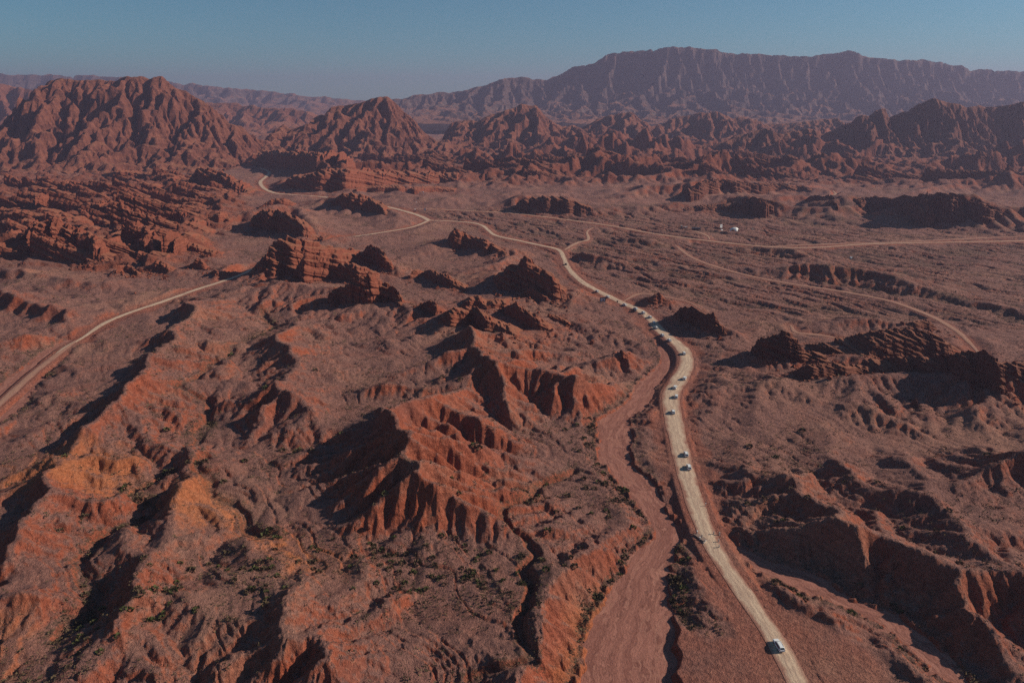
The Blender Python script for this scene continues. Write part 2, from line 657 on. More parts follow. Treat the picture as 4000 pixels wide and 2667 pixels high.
def strip_material(name, c_mid, c_rut, c_edge, edge0, edge1, streak, braid=False):
    """dirt surface whose colour runs along it: u is across in metres, v along in metres"""
    m, nt, b = new_mat(name)
    uv = N(nt, 'ShaderNodeUVMap', uv_map='uv')
    sx = N(nt, 'ShaderNodeSeparateXYZ')
    nt.links.new(uv.outputs[0], sx.inputs[0])
    geo = N(nt, 'ShaderNodeNewGeometry')
    pos = geo.outputs['Position']
    mp = N(nt, 'ShaderNodeMapping')
    mp.inputs['Scale'].default_value = (1.0, streak, 1.0)
    nt.links.new(uv.outputs[0], mp.inputs[0])
    wv = N(nt, 'ShaderNodeVectorMath', operation='ADD')
    wz = N(nt, 'ShaderNodeTexNoise')
    wz.inputs['Scale'].default_value = 0.06
    wz.inputs['Detail'].default_value = 3
    nt.links.new(pos, wz.inputs['Vector'])
    ws = N(nt, 'ShaderNodeVectorMath', operation='SCALE')
    ws.inputs['Scale'].default_value = 9.0
    nt.links.new(wz.outputs['Color'], ws.inputs[0])
    nt.links.new(mp.outputs[0], wv.inputs[0])
    nt.links.new(ws.outputs[0], wv.inputs[1])
    s1 = noise_n(nt, wv.outputs[0], 0.5, 6, 0.68)
    s2 = noise_n(nt, pos, 0.12, 5, 0.6)
    s3 = noise_n(nt, pos, 1.6, 4, 0.7)
    col = mixc(nt, ramp(nt, s1, [(0.38, (0, 0, 0)), (0.62, (1, 1, 1))]), c_rut, c_mid)
    au = math_n(nt, 'ABSOLUTE', sx.outputs[0])
    if streak == 0.05:
        rut = math_n(nt, 'ABSOLUTE', math_n(nt, 'SUBTRACT', math_n(nt, 'ADD', au, math_n(nt, 'MULTIPLY', math_n(nt, 'SUBTRACT', s2, 0.5), 2.2)), 1.0))
        col = mixc(nt, ramp(nt, rut, [(0.0, (0.6, 0.6, 0.6)), (0.4, (0, 0, 0))]), col, (0.40, 0.285, 0.215))
    e = math_n(nt, 'ADD', au, math_n(nt, 'MULTIPLY', math_n(nt, 'SUBTRACT', s2, 0.5), (edge1 - edge0) * 3.0))
    e = math_n(nt, 'ADD', e, math_n(nt, 'MULTIPLY', math_n(nt, 'SUBTRACT', s1, 0.5), (edge1 - edge0) * 2.0))
    mr = N(nt, 'ShaderNodeMapRange')
    mr.inputs[1].default_value = edge0
    mr.inputs[2].default_value = edge1
    nt.links.new(e, mr.inputs[0])
    col = mixc(nt, mr.outputs[0], col, c_edge)
    col = mixc(nt, 1.0, col, ramp(nt, s3, [(0.3, (0.82, 0.81, 0.8)), (0.7, (1.1, 1.1, 1.1))]), 'MULTIPLY')
    nt.links.new(col, b.inputs['Base Color'])
    if braid:
        rv = N(nt, 'ShaderNodeVectorMath', operation='SCALE')
        rv.inputs['Scale'].default_value = 0.45
        nt.links.new(wv.outputs[0], rv.inputs[0])
        br = noise_n(nt, rv.outputs[0], 0.55, 3, 0.55)
        ln = math_n(nt, 'ABSOLUTE', math_n(nt, 'SUBTRACT', br, 0.5))
        col = mixc(nt, ramp(nt, ln, [(0.0, (0.85, 0.85, 0.85)), (0.018, (0, 0, 0))]), col, (0.17, 0.07, 0.052))
        ln2 = math_n(nt, 'ABSOLUTE', math_n(nt, 'SUBTRACT', br, 0.56))
        col = mixc(nt, ramp(nt, ln2, [(0.0, (0.45, 0.45, 0.45)), (0.02, (0, 0, 0))]), col, (0.43, 0.22, 0.155))
        nt.links.new(col, b.inputs['Base Color'])
    bump(nt, b, math_n(nt, 'ADD', math_n(nt, 'MULTIPLY', s1, 1.0), s3), 0.3, 0.6)
    return m


M_GROUND = ground_material()
DIP = math.radians(20)
M_ROCK = rock_material("red_sandstone", (0.13, 0.042, 0.028), (0.23, 0.073, 0.045), (0.325, 0.112, 0.068), DIP, 0.35)
M_ROCK_DULL = rock_material("brown_sandstone", (0.09, 0.035, 0.027), (0.15, 0.055, 0.038), (0.21, 0.08, 0.053), math.radians(4), 0.3)
M_MTN = rock_material("mountain_sandstone", (0.12, 0.045, 0.035), (0.19, 0.07, 0.048), (0.27, 0.105, 0.068), math.radians(8), 0.05, grain=0.22)
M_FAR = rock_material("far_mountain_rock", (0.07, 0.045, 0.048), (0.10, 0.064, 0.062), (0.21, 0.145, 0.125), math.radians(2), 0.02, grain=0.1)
M_ROAD = strip_material("pale_gravel_road", (0.65, 0.49, 0.345), (0.45, 0.31, 0.225), (0.33, 0.16, 0.115), 2.4, 4.3, 0.05)
M_TRACK = strip_material("narrow_dirt_track", (0.50, 0.33, 0.23), (0.40, 0.23, 0.16), (0.34, 0.16, 0.11), 1.2, 2.6, 0.06)
M_FAINT = strip_material("faint_track", (0.42, 0.235, 0.165), (0.36, 0.19, 0.13), (0.29, 0.145, 0.112), 1.0, 2.8, 0.06)
M_BED = strip_material("dry_riverbed_silt", (0.375, 0.165, 0.122), (0.24, 0.098, 0.074), (0.31, 0.14, 0.105), 60, 70, 0.07, True)
M_SHRUB = plain_mat("dry_shrub", (0.115, 0.085, 0.05), 0.95, 0.05)
M_SHRUB_G = plain_mat("green_shrub", (0.085, 0.09, 0.035), 0.95, 0.05)
M_WHITE = plain_mat("white_paint", (0.80, 0.82, 0.80), 0.3, 0.5)
M_BLACK = plain_mat("black_paint", (0.018, 0.018, 0.022), 0.3, 0.5)
M_GLASS = plain_mat("dark_glass", (0.012, 0.014, 0.016), 0.08, 0.6)
M_TYRE = plain_mat("tyre_rubber", (0.02, 0.02, 0.02), 0.9, 0.1)
M_RIM = plain_mat("wheel_rim", (0.45, 0.45, 0.46), 0.35, 0.5, 0.7)
M_RED = plain_mat("red_lamp", (0.35, 0.015, 0.012), 0.25, 0.5)
M_CLEAR = plain_mat("lamp_glass", (0.6, 0.62, 0.64), 0.15, 0.5)
M_GREY = plain_mat("grey_plastic", (0.12, 0.12, 0.12), 0.7, 0.2)
M_CONC = plain_mat("concrete", (0.42, 0.37, 0.33), 0.9, 0.1)
M_SLAB = plain_mat("dusty_concrete", (0.27, 0.19, 0.155), 0.95, 0.05)
M_STEEL = plain_mat("painted_steel", (0.30, 0.12, 0.09), 0.5, 0.3)
M_GALV = plain_mat("galvanised_steel", (0.4, 0.4, 0.42), 0.4, 0.4, 0.4)
M_CANVAS = plain_mat("white_canvas", (0.82, 0.82, 0.79), 0.8, 0.1)
M_WOOD = plain_mat("weathered_wood", (0.16, 0.09, 0.055), 0.9, 0.1)
M_PANEL = plain_mat("grey_board_print", (0.46, 0.47, 0.48), 0.5, 0.2)

# ------------------------------------------------------------------ roads and washes (ground lines)
MAIN = [('F', 1850, 1600), ('F', 1786, 1476), ('F', 1722, 1380), ('F', 1648, 1270), ('F', 1606, 1180), ('F', 1577, 1090), ('F', 1560, 1020),
        ('F', 1545, 950), ('F', 1542, 905), ('F', 1560, 872), ('F', 1577, 836), ('F', 1570, 803), ('F', 1538, 775), ('F', 1510, 752),
        ('F', 1496, 733), ('F', 1468, 712), ('F', 1430, 695), ('F', 1380, 671), ('F', 1335, 645), ('F', 1305, 615), ('F', 1295, 592),
        ('F', 1282, 573), ('F', 1240, 563), ('F', 1190, 552), ('F', 1140, 541), ('F', 1122, 529), ('F', 1108, 518), ('F', 1080, 511), ('F', 1020, 507), ('F', 985, 506)]
NORTH = [('F', 985, 506), ('F', 965, 496), ('F', 930, 485), ('F', 880, 473), ('F', 820, 463), ('F', 740, 452), ('F', 670, 447), ('F', 630, 443),
         ('F', 606, 432), ('F', 598, 418), ('F', 612, 405), ('F', 618, 395), ('F', 598, 386)]
WESTR = [('F', 985, 506), ('F', 960, 517), ('F', 930, 525), ('F', 850, 538), ('F', 770, 549), ('F', 690, 565), ('F', 640, 585), ('F', 600, 607), ('F', 560, 628), ('F', 510, 646), ('F', 450, 665),
         ('F', 380, 690), ('F', 300, 717), ('F', 240, 742), ('F', 190, 775), ('F', 150, 797), ('F', 112, 826)]
WEST2 = [('F', 175, 783), ('F', 120, 822), ('F', 70, 862), ('F', 20, 908), ('F', -60, 980), ('F', -160, 1080)]
EAST = [('F', 940, 480), ('F', 985, 480), ('F', 1080, 484), ('F', 1180, 490), ('F', 1290, 503), ('F', 1400, 518), ('F', 1500, 536), ('F', 1620, 552), ('F', 1760, 566), ('F', 1870, 568), ('F', 2000, 560), ('F', 2180, 556), ('F', 2400, 552)]
EAST2 = [('F', 1760, 566), ('F', 1850, 562), ('F', 2050, 556), ('F', 2180, 550), ('F', 2400, 540)]
TENT_T = [('T5', 440, 300), ('T5', 620, 340), ('T5', 800, 400), ('T5', 930, 470), ('T5', 960, 550)]
SPUR = [('R2', 240, 1148), ('R2', 300, 1115), ('R2', 350, 1100), ('R2', 345, 1065), ('R2', 372, 1046)]
TRK1 = [('R5', 820, 620), ('R5', 860, 668), ('R5', 1000, 682), ('R5', 1120, 705), ('R5', 1220, 735), ('R5', 1360, 780)]
TRK2 = [('R5', 60, 95), ('R5', 200, 190), ('R5', 500, 285), ('R5', 800, 345), ('R5', 1100, 390), ('R5', 1300, 425), ('R5', 1500, 470), ('R5', 1740, 560), ('R5', 1900, 650), ('R5', 1980, 720), ('R5', 2060, 810), ('R5', 2110, 900)]
TRK3 = [('R1', 1060, 915), ('R1', 1090, 900), ('R1', 1135, 893)]
TRK4 = [('R2', 1440, 910), ('R2', 1485, 893), ('R2', 1475, 876)]
TRK5 = [('C4', 900, 460), ('C4', 1100, 350), ('C4', 1300, 260), ('C4', 1500, 245), ('C4', 1750, 275), ('C4', 2100, 340), ('R5', 150, 470), ('R5', 240, 520)]
WASH = [('F', 1440, 1640), ('F', 1445, 1520), ('F', 1468, 1400), ('F', 1500, 1300), ('F', 1535, 1240), ('F', 1520, 1190), ('F', 1480, 1130), ('F', 1440, 1085), ('F', 1408, 1030),
        ('F', 1405, 985), ('F', 1440, 940), ('F', 1478, 905), ('F', 1505, 875), ('F', 1530, 840), ('F', 1528, 805), ('F', 1515, 775)]
WASH_W = [14, 11.5, 9.5, 7, 4.6, 4.6, 5.6, 6.5, 7.4, 7.6, 6.5, 6, 5.6, 5, 4, 2.2]
WASH_L = [('R3', -250, 1400), ('R3', 0, 1230), ('R3', 120, 1110), ('R3', 250, 1000), ('R3', 370, 890), ('R3', 470, 810), ('R3', 560, 770)]
WASH_LW = [14, 12, 10, 9, 8, 6, 3]
WASH_R = [('R8', 480, 560), ('R8', 580, 600), ('R8', 700, 650), ('R8', 850, 705), ('R8', 1000, 760), ('R8', 1200, 860), ('R8', 1400, 965), ('R8', 1560, 1060), ('R8', 1700, 1190), ('R8', 1830, 1310), ('R8', 1960, 1420)]
WASH_RW = [2, 2.5, 3, 3.5, 3.5, 3.5, 3, 3, 3, 3, 3]
CREEK = [('R7', 1640, 100), ('R7', 1410, 190), ('R7', 1400, 260), ('R7', 1290, 340), ('R7', 1170, 430), ('R7', 1200, 510), ('R7', 1260, 590), ('R7', 1320, 610), ('R7', 1330, 680), ('R7', 1400, 740), ('R7', 1330, 830), ('R7', 1380, 920), ('R7', 1390, 1050), ('R7', 1300, 1160), ('R7', 1270, 1320), ('R7', 1310, 1440), ('R7', 1000, 1560)]
CREEK2 = [('R6', 1440, 60), ('R6', 1330, 150), ('R6', 1400, 230), ('R6', 1420, 320), ('R6', 1600, 340), ('R6', 1650, 430), ('R6', 1700, 520), ('R6', 1900, 560)]
CREEK3 = [('R6', 1100, 140), ('R6', 920, 260), ('R6', 1040, 380), ('R6', 900, 470), ('R6', 730, 530), ('R6', 600, 680), ('R6', 560, 800), ('R6', 650, 920), ('R6', 500, 1100), ('R6', 380, 1260)]
CREEK4 = [('R3', 1870, 560), ('R3', 1920, 670), ('R3', 1800, 740), ('R3', 1640, 840), ('R3', 1500, 960), ('R3', 1340, 1080), ('R3', 1260, 1150), ('R3', 1480, 1250), ('R3', 1430, 1400), ('R3', 1400, 1500)]


def line(pts, z=0.0, step=4.0):
    return smooth_line([ground(*p, z) for p in pts], step)


ROADS = [("dirt_road", "pale dirt road winding down the valley with the convoy on it", MAIN, 4.5, 9.0, M_ROAD),
         ("dirt_road", "pale road running into the gap between the two red mountains", NORTH, 4.2, 11.0, M_ROAD),
         ("dirt_road", "pale road curving off past the rock castle to the lower left", WESTR, 2.7, 9.0, M_ROAD),
         ("dirt_track", "faint red continuation of the left road down to the left picture edge", WEST2, 2.4, 2.0, M_FAINT),
         ("dirt_road", "long faint road crossing the plain below the white tent", EAST, 3.0, 11.0, M_TRACK),
         ("dirt_track", "faint second lane beside the long road on the plain", EAST2, 2.4, 3.0, M_FAINT),
         ("dirt_track", "short pale track from the long road up to the tent camp", TENT_T, 3.0, 3.0, M_TRACK),
         ("dirt_track", "thin track joining the convoy road to the long road", SPUR, 2.6, 2.0, M_TRACK),
         ("dirt_track", "pale track behind the dark rock block on the right", TRK1, 3.0, 2.0, M_FAINT),
         ("dirt_track", "red track along the shallow wash across the right plain", TRK2, 2.2, 2.0, M_FAINT),
         ("dirt_track", "short pale track among the layered rocks by the left mountain", TRK3, 3.4, 2.0, M_TRACK),
         ("dirt_track", "short pale track far out on the right plain", TRK4, 3.4, 2.0, M_TRACK),
         ("dirt_track", "thin track leaving the convoy and going round the small peak", TRK5, 2.4, 1.0, M_FAINT)]
road_lines = [line(r[2]) for r in ROADS]
WASHES = [("dry_riverbed", "broad red dry riverbed beside the convoy road", WASH, WASH_W, -2.6),
          ("dry_riverbed", "flat dry riverbed leaving the picture at the left edge", WASH_L, WASH_LW, -1.6),
          ("dry_riverbed", "narrow dry wash under the dark gullied scarp", WASH_R, WASH_RW, -2.2)]
wash_lines = []
for (_, _, pts, ws, z) in WASHES:
    P = [ground(*p, z)[:2] + (w,) for p, w in zip(pts, ws)]
    wash_lines.append(smooth_line(P, 4.0))

# ------------------------------------------------------------------ ridges: (frame, [(x, y, height)], width left of travel, width right, exponents)
RIDGES = [
    ('R4', [(960, 720, 15), (980, 770, 16), (950, 830, 15), (830, 870, 13), (640, 930, 9)], 40, 20, 1.5, 1.0),
    ('R4', [(960, 720, 15), (1060, 900, 15), (1130, 950, 18), (1250, 990, 16), (1450, 1010, 15), (1600, 1050, 14), (1720, 1110, 13), (1850, 1130, 11), (2000, 1180, 8), (2090, 1240, 3)], 60, 36, 1.7, 0.9),
    ('R4', [(250, 1130, 8), (480, 1100, 10), (850, 1060, 12), (1000, 1010, 14), (1130, 950, 18)], 26, 26, 1.3, 1.2),
    ('R4', [(1130, 950, 18), (1180, 1100, 13), (1230, 1250, 9), (1300, 1330, 4)], 26, 26, 1.2, 1.2),
    ('R4', [(800, 1170, 13), (740, 1190, 16), (640, 1245, 18), (480, 1265, 20), (440, 1350, 21), (470, 1440, 22), (530, 1510, 22)], 80, 62, 1.8, 2.1),
    ('R7', [(470, 60, 22), (590, 140, 21), (605, 220, 20), (690, 340, 17), (700, 440, 12), (660, 620, 4)], 70, 52, 1.8, 1.9),
    ('R4', [(440, 1350, 21), (250, 1420, 12), (60, 1500, 5)], 24, 24, 1.1, 1.1),
    ('R7', [(590, 160, 20), (420, 300, 11), (200, 500, 4)], 22, 22, 1.1, 1.1),
    ('R7', [(690, 340, 17), (560, 480, 9), (420, 640, 3)], 18, 18, 1.1, 1.1),
    ('R3', [(1290, 520, 12), (1345, 600, 13), (1200, 680, 12), (1180, 780, 11), (1100, 850, 10), (1000, 960, 10), (1020, 1050, 11), (870, 1120, 14), (780, 1210, 14), (700, 1300, 12), (610, 1400, 10), (500, 1500, 6)], 62, 22, 1.7, 0.9),
    ('R3', [(2100, 640, 9), (2000, 740, 10), (1960, 800, 12), (2080, 890, 12), (2080, 980, 11), (1960, 1110, 14), (2040, 1180, 13), (2140, 1300, 10)], 45, 36, 1.6, 1.0),
    ('R3', [(1960, 1120, 14), (1820, 1180, 10), (1640, 1230, 5), (1530, 1240, 2)], 20, 22, 1.2, 1.0),
    ('R3', [(870, 1120, 14), (1090, 1045, 10), (1280, 1060, 3)], 26, 22, 1.4, 0.9),
    ('R3', [(1345, 600, 13), (1400, 650, 10), (1520, 690, 8), (1690, 745, 2)], 28, 18, 1.4, 0.9),
    ('R3', [(-150, 440, 11), (0, 470, 11), (130, 500, 11), (260, 545, 10), (430, 590, 9), (500, 650, 6)], 46, 15, 1.5, 0.8),
    ('R3', [(-150, 820, 5), (0, 800, 6), (130, 770, 7), (300, 755, 7), (480, 765, 3)], 46, 9, 1.6, 0.7),
    ('R3', [(500, 660, 6), (640, 610, 6), (800, 560, 5), (920, 530, 3), (1100, 480, 3), (1300, 410, 2)], 40, 8, 1.5, 0.7),
    ('R3', [(0, 260, 10), (250, 300, 9), (480, 330, 8), (760, 380, 5)], 40, 30, 1.4, 1.1),
    ('R6', [(300, 150, 10), (300, 290, 11), (230, 400, 12), (180, 490, 12), (130, 600, 11), (40, 720, 8)], 42, 30, 1.5, 1.0),
    ('R6', [(1245, -20, 9), (1215, 90, 10), (1250, 160, 9), (1110, 280, 12), (1110, 380, 8)], 26, 19, 1.4, 0.9),
    ('R6', [(1000, 440, 7), (1070, 510, 10), (1115, 600, 11), (1110, 690, 8), (1080, 750, 5)], 24, 18, 1.4, 0.9),
    ('R6', [(740, 560, 9), (800, 600, 10), (885, 650, 12), (890, 800, 13), (865, 960, 13), (815, 1100, 13), (870, 1220, 11), (1050, 1215, 5)], 34, 26, 1.5, 0.9),
    ('R6', [(1300, 380, 5), (1480, 400, 8), (1500, 480, 8), (1420, 560, 4)], 15, 13, 1.2, 0.9),
    ('R6', [(1690, 540, 9), (1720, 640, 10), (1745, 690, 6)], 20, 16, 1.4, 0.9),
    ('R6', [(1480, 850, 5), (1610, 790, 8), (1740, 850, 7), (1880, 780, 8), (1930, 740, 9), (1950, 680, 5)], 15, 12, 1.3, 0.9),
    ('R6', [(2090, 840, 10), (2060, 920, 11), (1930, 1040, 13), (1875, 1120, 14), (1950, 1260, 13), (2150, 1300, 12), (2195, 1400, 13), (2175, 1500, 13), (2120, 1620, 9)], 46, 32, 1.6, 0.9),
    ('R6', [(1200, 900, 8), (1310, 930, 10), (1310, 1010, 9), (1500, 1100, 10), (1610, 1130, 11), (1560, 1210, 6)], 15, 18, 1.2, 0.9),
    ('R6', [(250, 380, 5), (420, 440, 7), (620, 520, 6), (720, 490, 3)], 15, 12, 1.2, 0.8),
    ('R6', [(150, 560, 6), (330, 570, 7), (470, 640, 4)], 15, 12, 1.2, 0.8),
    ('R6', [(-150, 940, 10), (0, 950, 10), (150, 945, 10), (260, 1010, 6)], 22, 16, 1.3, 0.8),
    ('R6', [(1080, 740, 6), (1180, 730, 8), (1290, 770, 7), (1330, 840, 3)], 15, 12, 1.3, 0.8),
    ('R6', [(600, 30, 6), (720, 60, 7), (830, 30, 6), (900, 100, 4)], 16, 13, 1.3, 0.8),
    ('R6', [(350, 60, 6), (520, 230, 7), (660, 260, 6), (700, 330, 3)], 18, 14, 1.3, 0.8),
    ('R7', [(0, 800, 5), (150, 745, 9), (200, 800, 7), (300, 880, 4)], 14, 14, 1.2, 0.8),
    ('R7', [(0, 1170, 4), (260, 1120, 7), (430, 960, 8), (480, 920, 6)], 12, 16, 0.8, 1.3),
    ('R7', [(2100, 640, 2), (1950, 800, 5.5), (1760, 1060, 7.5), (1620, 1230, 8), (1560, 1560, 7.5), (1560, 1800, 7.5)], 9, 75, 0.8, 1.6),
    ('R8', [(480, 440, 2.4), (640, 505, 4.8), (850, 530, 8.8), (1050, 555, 12.0), (1230, 520, 15.2), (1350, 560, 16.0), (1520, 580, 16.8), (1600, 630, 16.8), (1800, 750, 17.6), (1900, 790, 18.4), (2100, 820, 19.2), (2240, 820, 20.0), (2352, 860, 20.8), (2600, 940, 22.4)], 100, 21, 1.5, 0.8),
    ('R8', [(1350, 560, 20), (1380, 700, 12), (1400, 900, 3)], 16, 18, 1.0, 1.0),
    ('R8', [(1900, 790, 23), (1830, 900, 12), (1820, 1050, 3)], 16, 18, 1.0, 1.0),
    ('R8', [(2000, 1030, 12), (2120, 1060, 12), (2200, 1180, 9), (2240, 1290, 5)], 20, 20, 1.2, 1.0),
    ('R8', [(500, 60, 4), (640, 125, 6), (900, 195, 10), (960, 280, 11), (1140, 400, 14), (1190, 480, 17), (1240, 520, 19)], 46, 34, 1.6, 1.0),
    ('R8', [(560, 280, 4), (720, 275, 5), (860, 270, 7)], 14, 14, 1.2, 1.0),
    ('R8', [(1180, 30, 6), (1330, 230, 12), (1650, 270, 16), (1900, 420, 17), (2060, 550, 15), (2080, 640, 9)], 46, 30, 1.6, 1.0),
    ('R8', [(1300, 350, 11), (1440, 400, 12), (1560, 500, 15)], 16, 14, 1.2, 1.0),
    ('R8', [(1650, 100, 10), (1900, 150, 15), (2100, 90, 19), (2352, 60, 24), (2700, 40, 26)], 46, 30, 1.6, 1.0),
    ('R8', [(1700, 480, 17), (1850, 480, 18), (2050, 560, 21)], 14, 14, 1.2, 1.0),
    ('R5', [(450, 1000, 4), (900, 1000, 9), (1300, 960, 14), (1800, 960, 18), (2352, 900, 24), (2800, 880, 26)], 50, 75, 1.5, 1.5),
    ('R5', [(560, 850, 4), (700, 820, 9), (1000, 840, 8), (1280, 830, 6), (1700, 800, 10), (2000, 800, 10)], 34, 30, 1.4, 1.3),
    ('R5', [(20, 570, 5), (180, 545, 11), (350, 620, 11), (520, 730, 3)], 18, 28, 1.3, 1.2),
    ('R5', [(430, 120, 5), (620, 110, 10), (860, 150, 9), (1000, 210, 4)], 50, 34, 1.5, 1.1),
    ('R5', [(640, 260, 5), (850, 240, 14), (1000, 245, 16), (1350, 280, 14), (1700, 380, 8), (2100, 480, 5), (2500, 560, 4)], 80, 40, 1.7, 1.0),
    ('R5', [(1050, 620, 4), (1270, 585, 10), (1500, 625, 8), (1650, 650, 6)], 36, 34, 1.4, 1.2),
    ('R8', [(560, 640, 2), (640, 700, 2.5), (720, 790, 1.5)], 8, 8, 1.2, 1.0),
    ('R8', [(770, 850, 1.5), (950, 830, 4), (1100, 990, 3.5), (1250, 1040, 2)], 10, 12, 1.2, 0.9),
    ('R8', [(1550, 1090, 2), (1700, 1130, 5), (1850, 1230, 5), (1960, 1280, 4)], 12, 12, 1.2, 0.9),
    ('R8', [(1540, 1210, 3), (1650, 1300, 5), (1750, 1400, 5)], 12, 12, 1.2, 0.9),
    ('R4', [(1800, 960, 2), (1950, 890, 6), (2030, 870, 7), (2150, 940, 3)], 20, 30, 1.1, 1.1),
    ('R4', [(620, 620, 4), (1000, 700, 6), (1300, 640, 6), (1650, 620, 4)], 60, 60, 1.4, 1.4),
    ('R4', [(-400, 380, 10), (-100, 420, 10), (200, 480, 11), (480, 520, 9), (700, 560, 7)], 70, 62, 1.4, 1.2),
    ('R4', [(600, 120, 5), (900, 80, 10), (1150, 130, 6)], 60, 40, 1.5, 1.2),
    ('R4', [(900, 300, 3), (1150, 240, 7), (1330, 190, 6)], 40, 40, 1.4, 1.2),
    ('R4', [(1640, 200, 2), (1750, 165, 7), (1900, 200, 6), (2080, 240, 3)], 34, 26, 1.4, 1.2),
    ('R4', [(2000, 70, 3), (2150, 55, 8), (2330, 90, 4)], 40, 26, 1.4, 1.1),
    ('R1', [(1080, 1010, 8), (1250, 960, 18), (1350, 970, 12), (1480, 1080, 6)], 100, 60, 1.5, 1.3),
    ('R1', [(1430, 930, 5), (1600, 920, 16), (1760, 960, 10), (1880, 1010, 5)], 100, 90, 1.5, 1.3),
    ('R2', [(0, 935, 8), (160, 915, 14), (280, 935, 12), (380, 955, 5)], 90, 30, 1.5, 1.1),
    ('R2', [(330, 975, 4), (520, 945, 10), (640, 960, 5)], 80, 40, 1.5, 1.1),
    ('R2', [(560, 885, 6), (700, 870, 12), (900, 850, 22), (1060, 855, 20), (1180, 860, 15), (1330, 870, 6)], 140, 40, 1.5, 1.0),
    ('R2', [(780, 975, 4), (1000, 955, 10), (1130, 930, 18), (1250, 965, 8)], 110, 36, 1.5, 1.1),
    ('R2', [(1300, 945, 10), (1500, 945, 14), (1650, 935, 16), (1850, 935, 22), (2030, 935, 32), (2150, 955, 28), (2352, 980, 22), (2700, 980, 25)], 150, 90, 1.4, 1.2),
]
ridge_pts = []
HS = {'R3': 0.76, 'R4': 0.8, 'R5': 0.55, 'R6': 0.74, 'R7': 0.8, 'R8': 0.47, 'R2': 0.75}
for fr, pts, wL, wR, kL, kR in RIDGES:
    pts = [(x, y, h * HS.get(fr, 1.0)) for x, y, h in pts]
    if fr in HS and fr != 'R2' and wR < 41:
        wR *= 0.68
    P = [ground(fr, x, y, h)[:2] + (h,) for x, y, h in pts]
    ridge_pts.append((smooth_line(P, 14.0), wL, wR, kL, kR, fr))

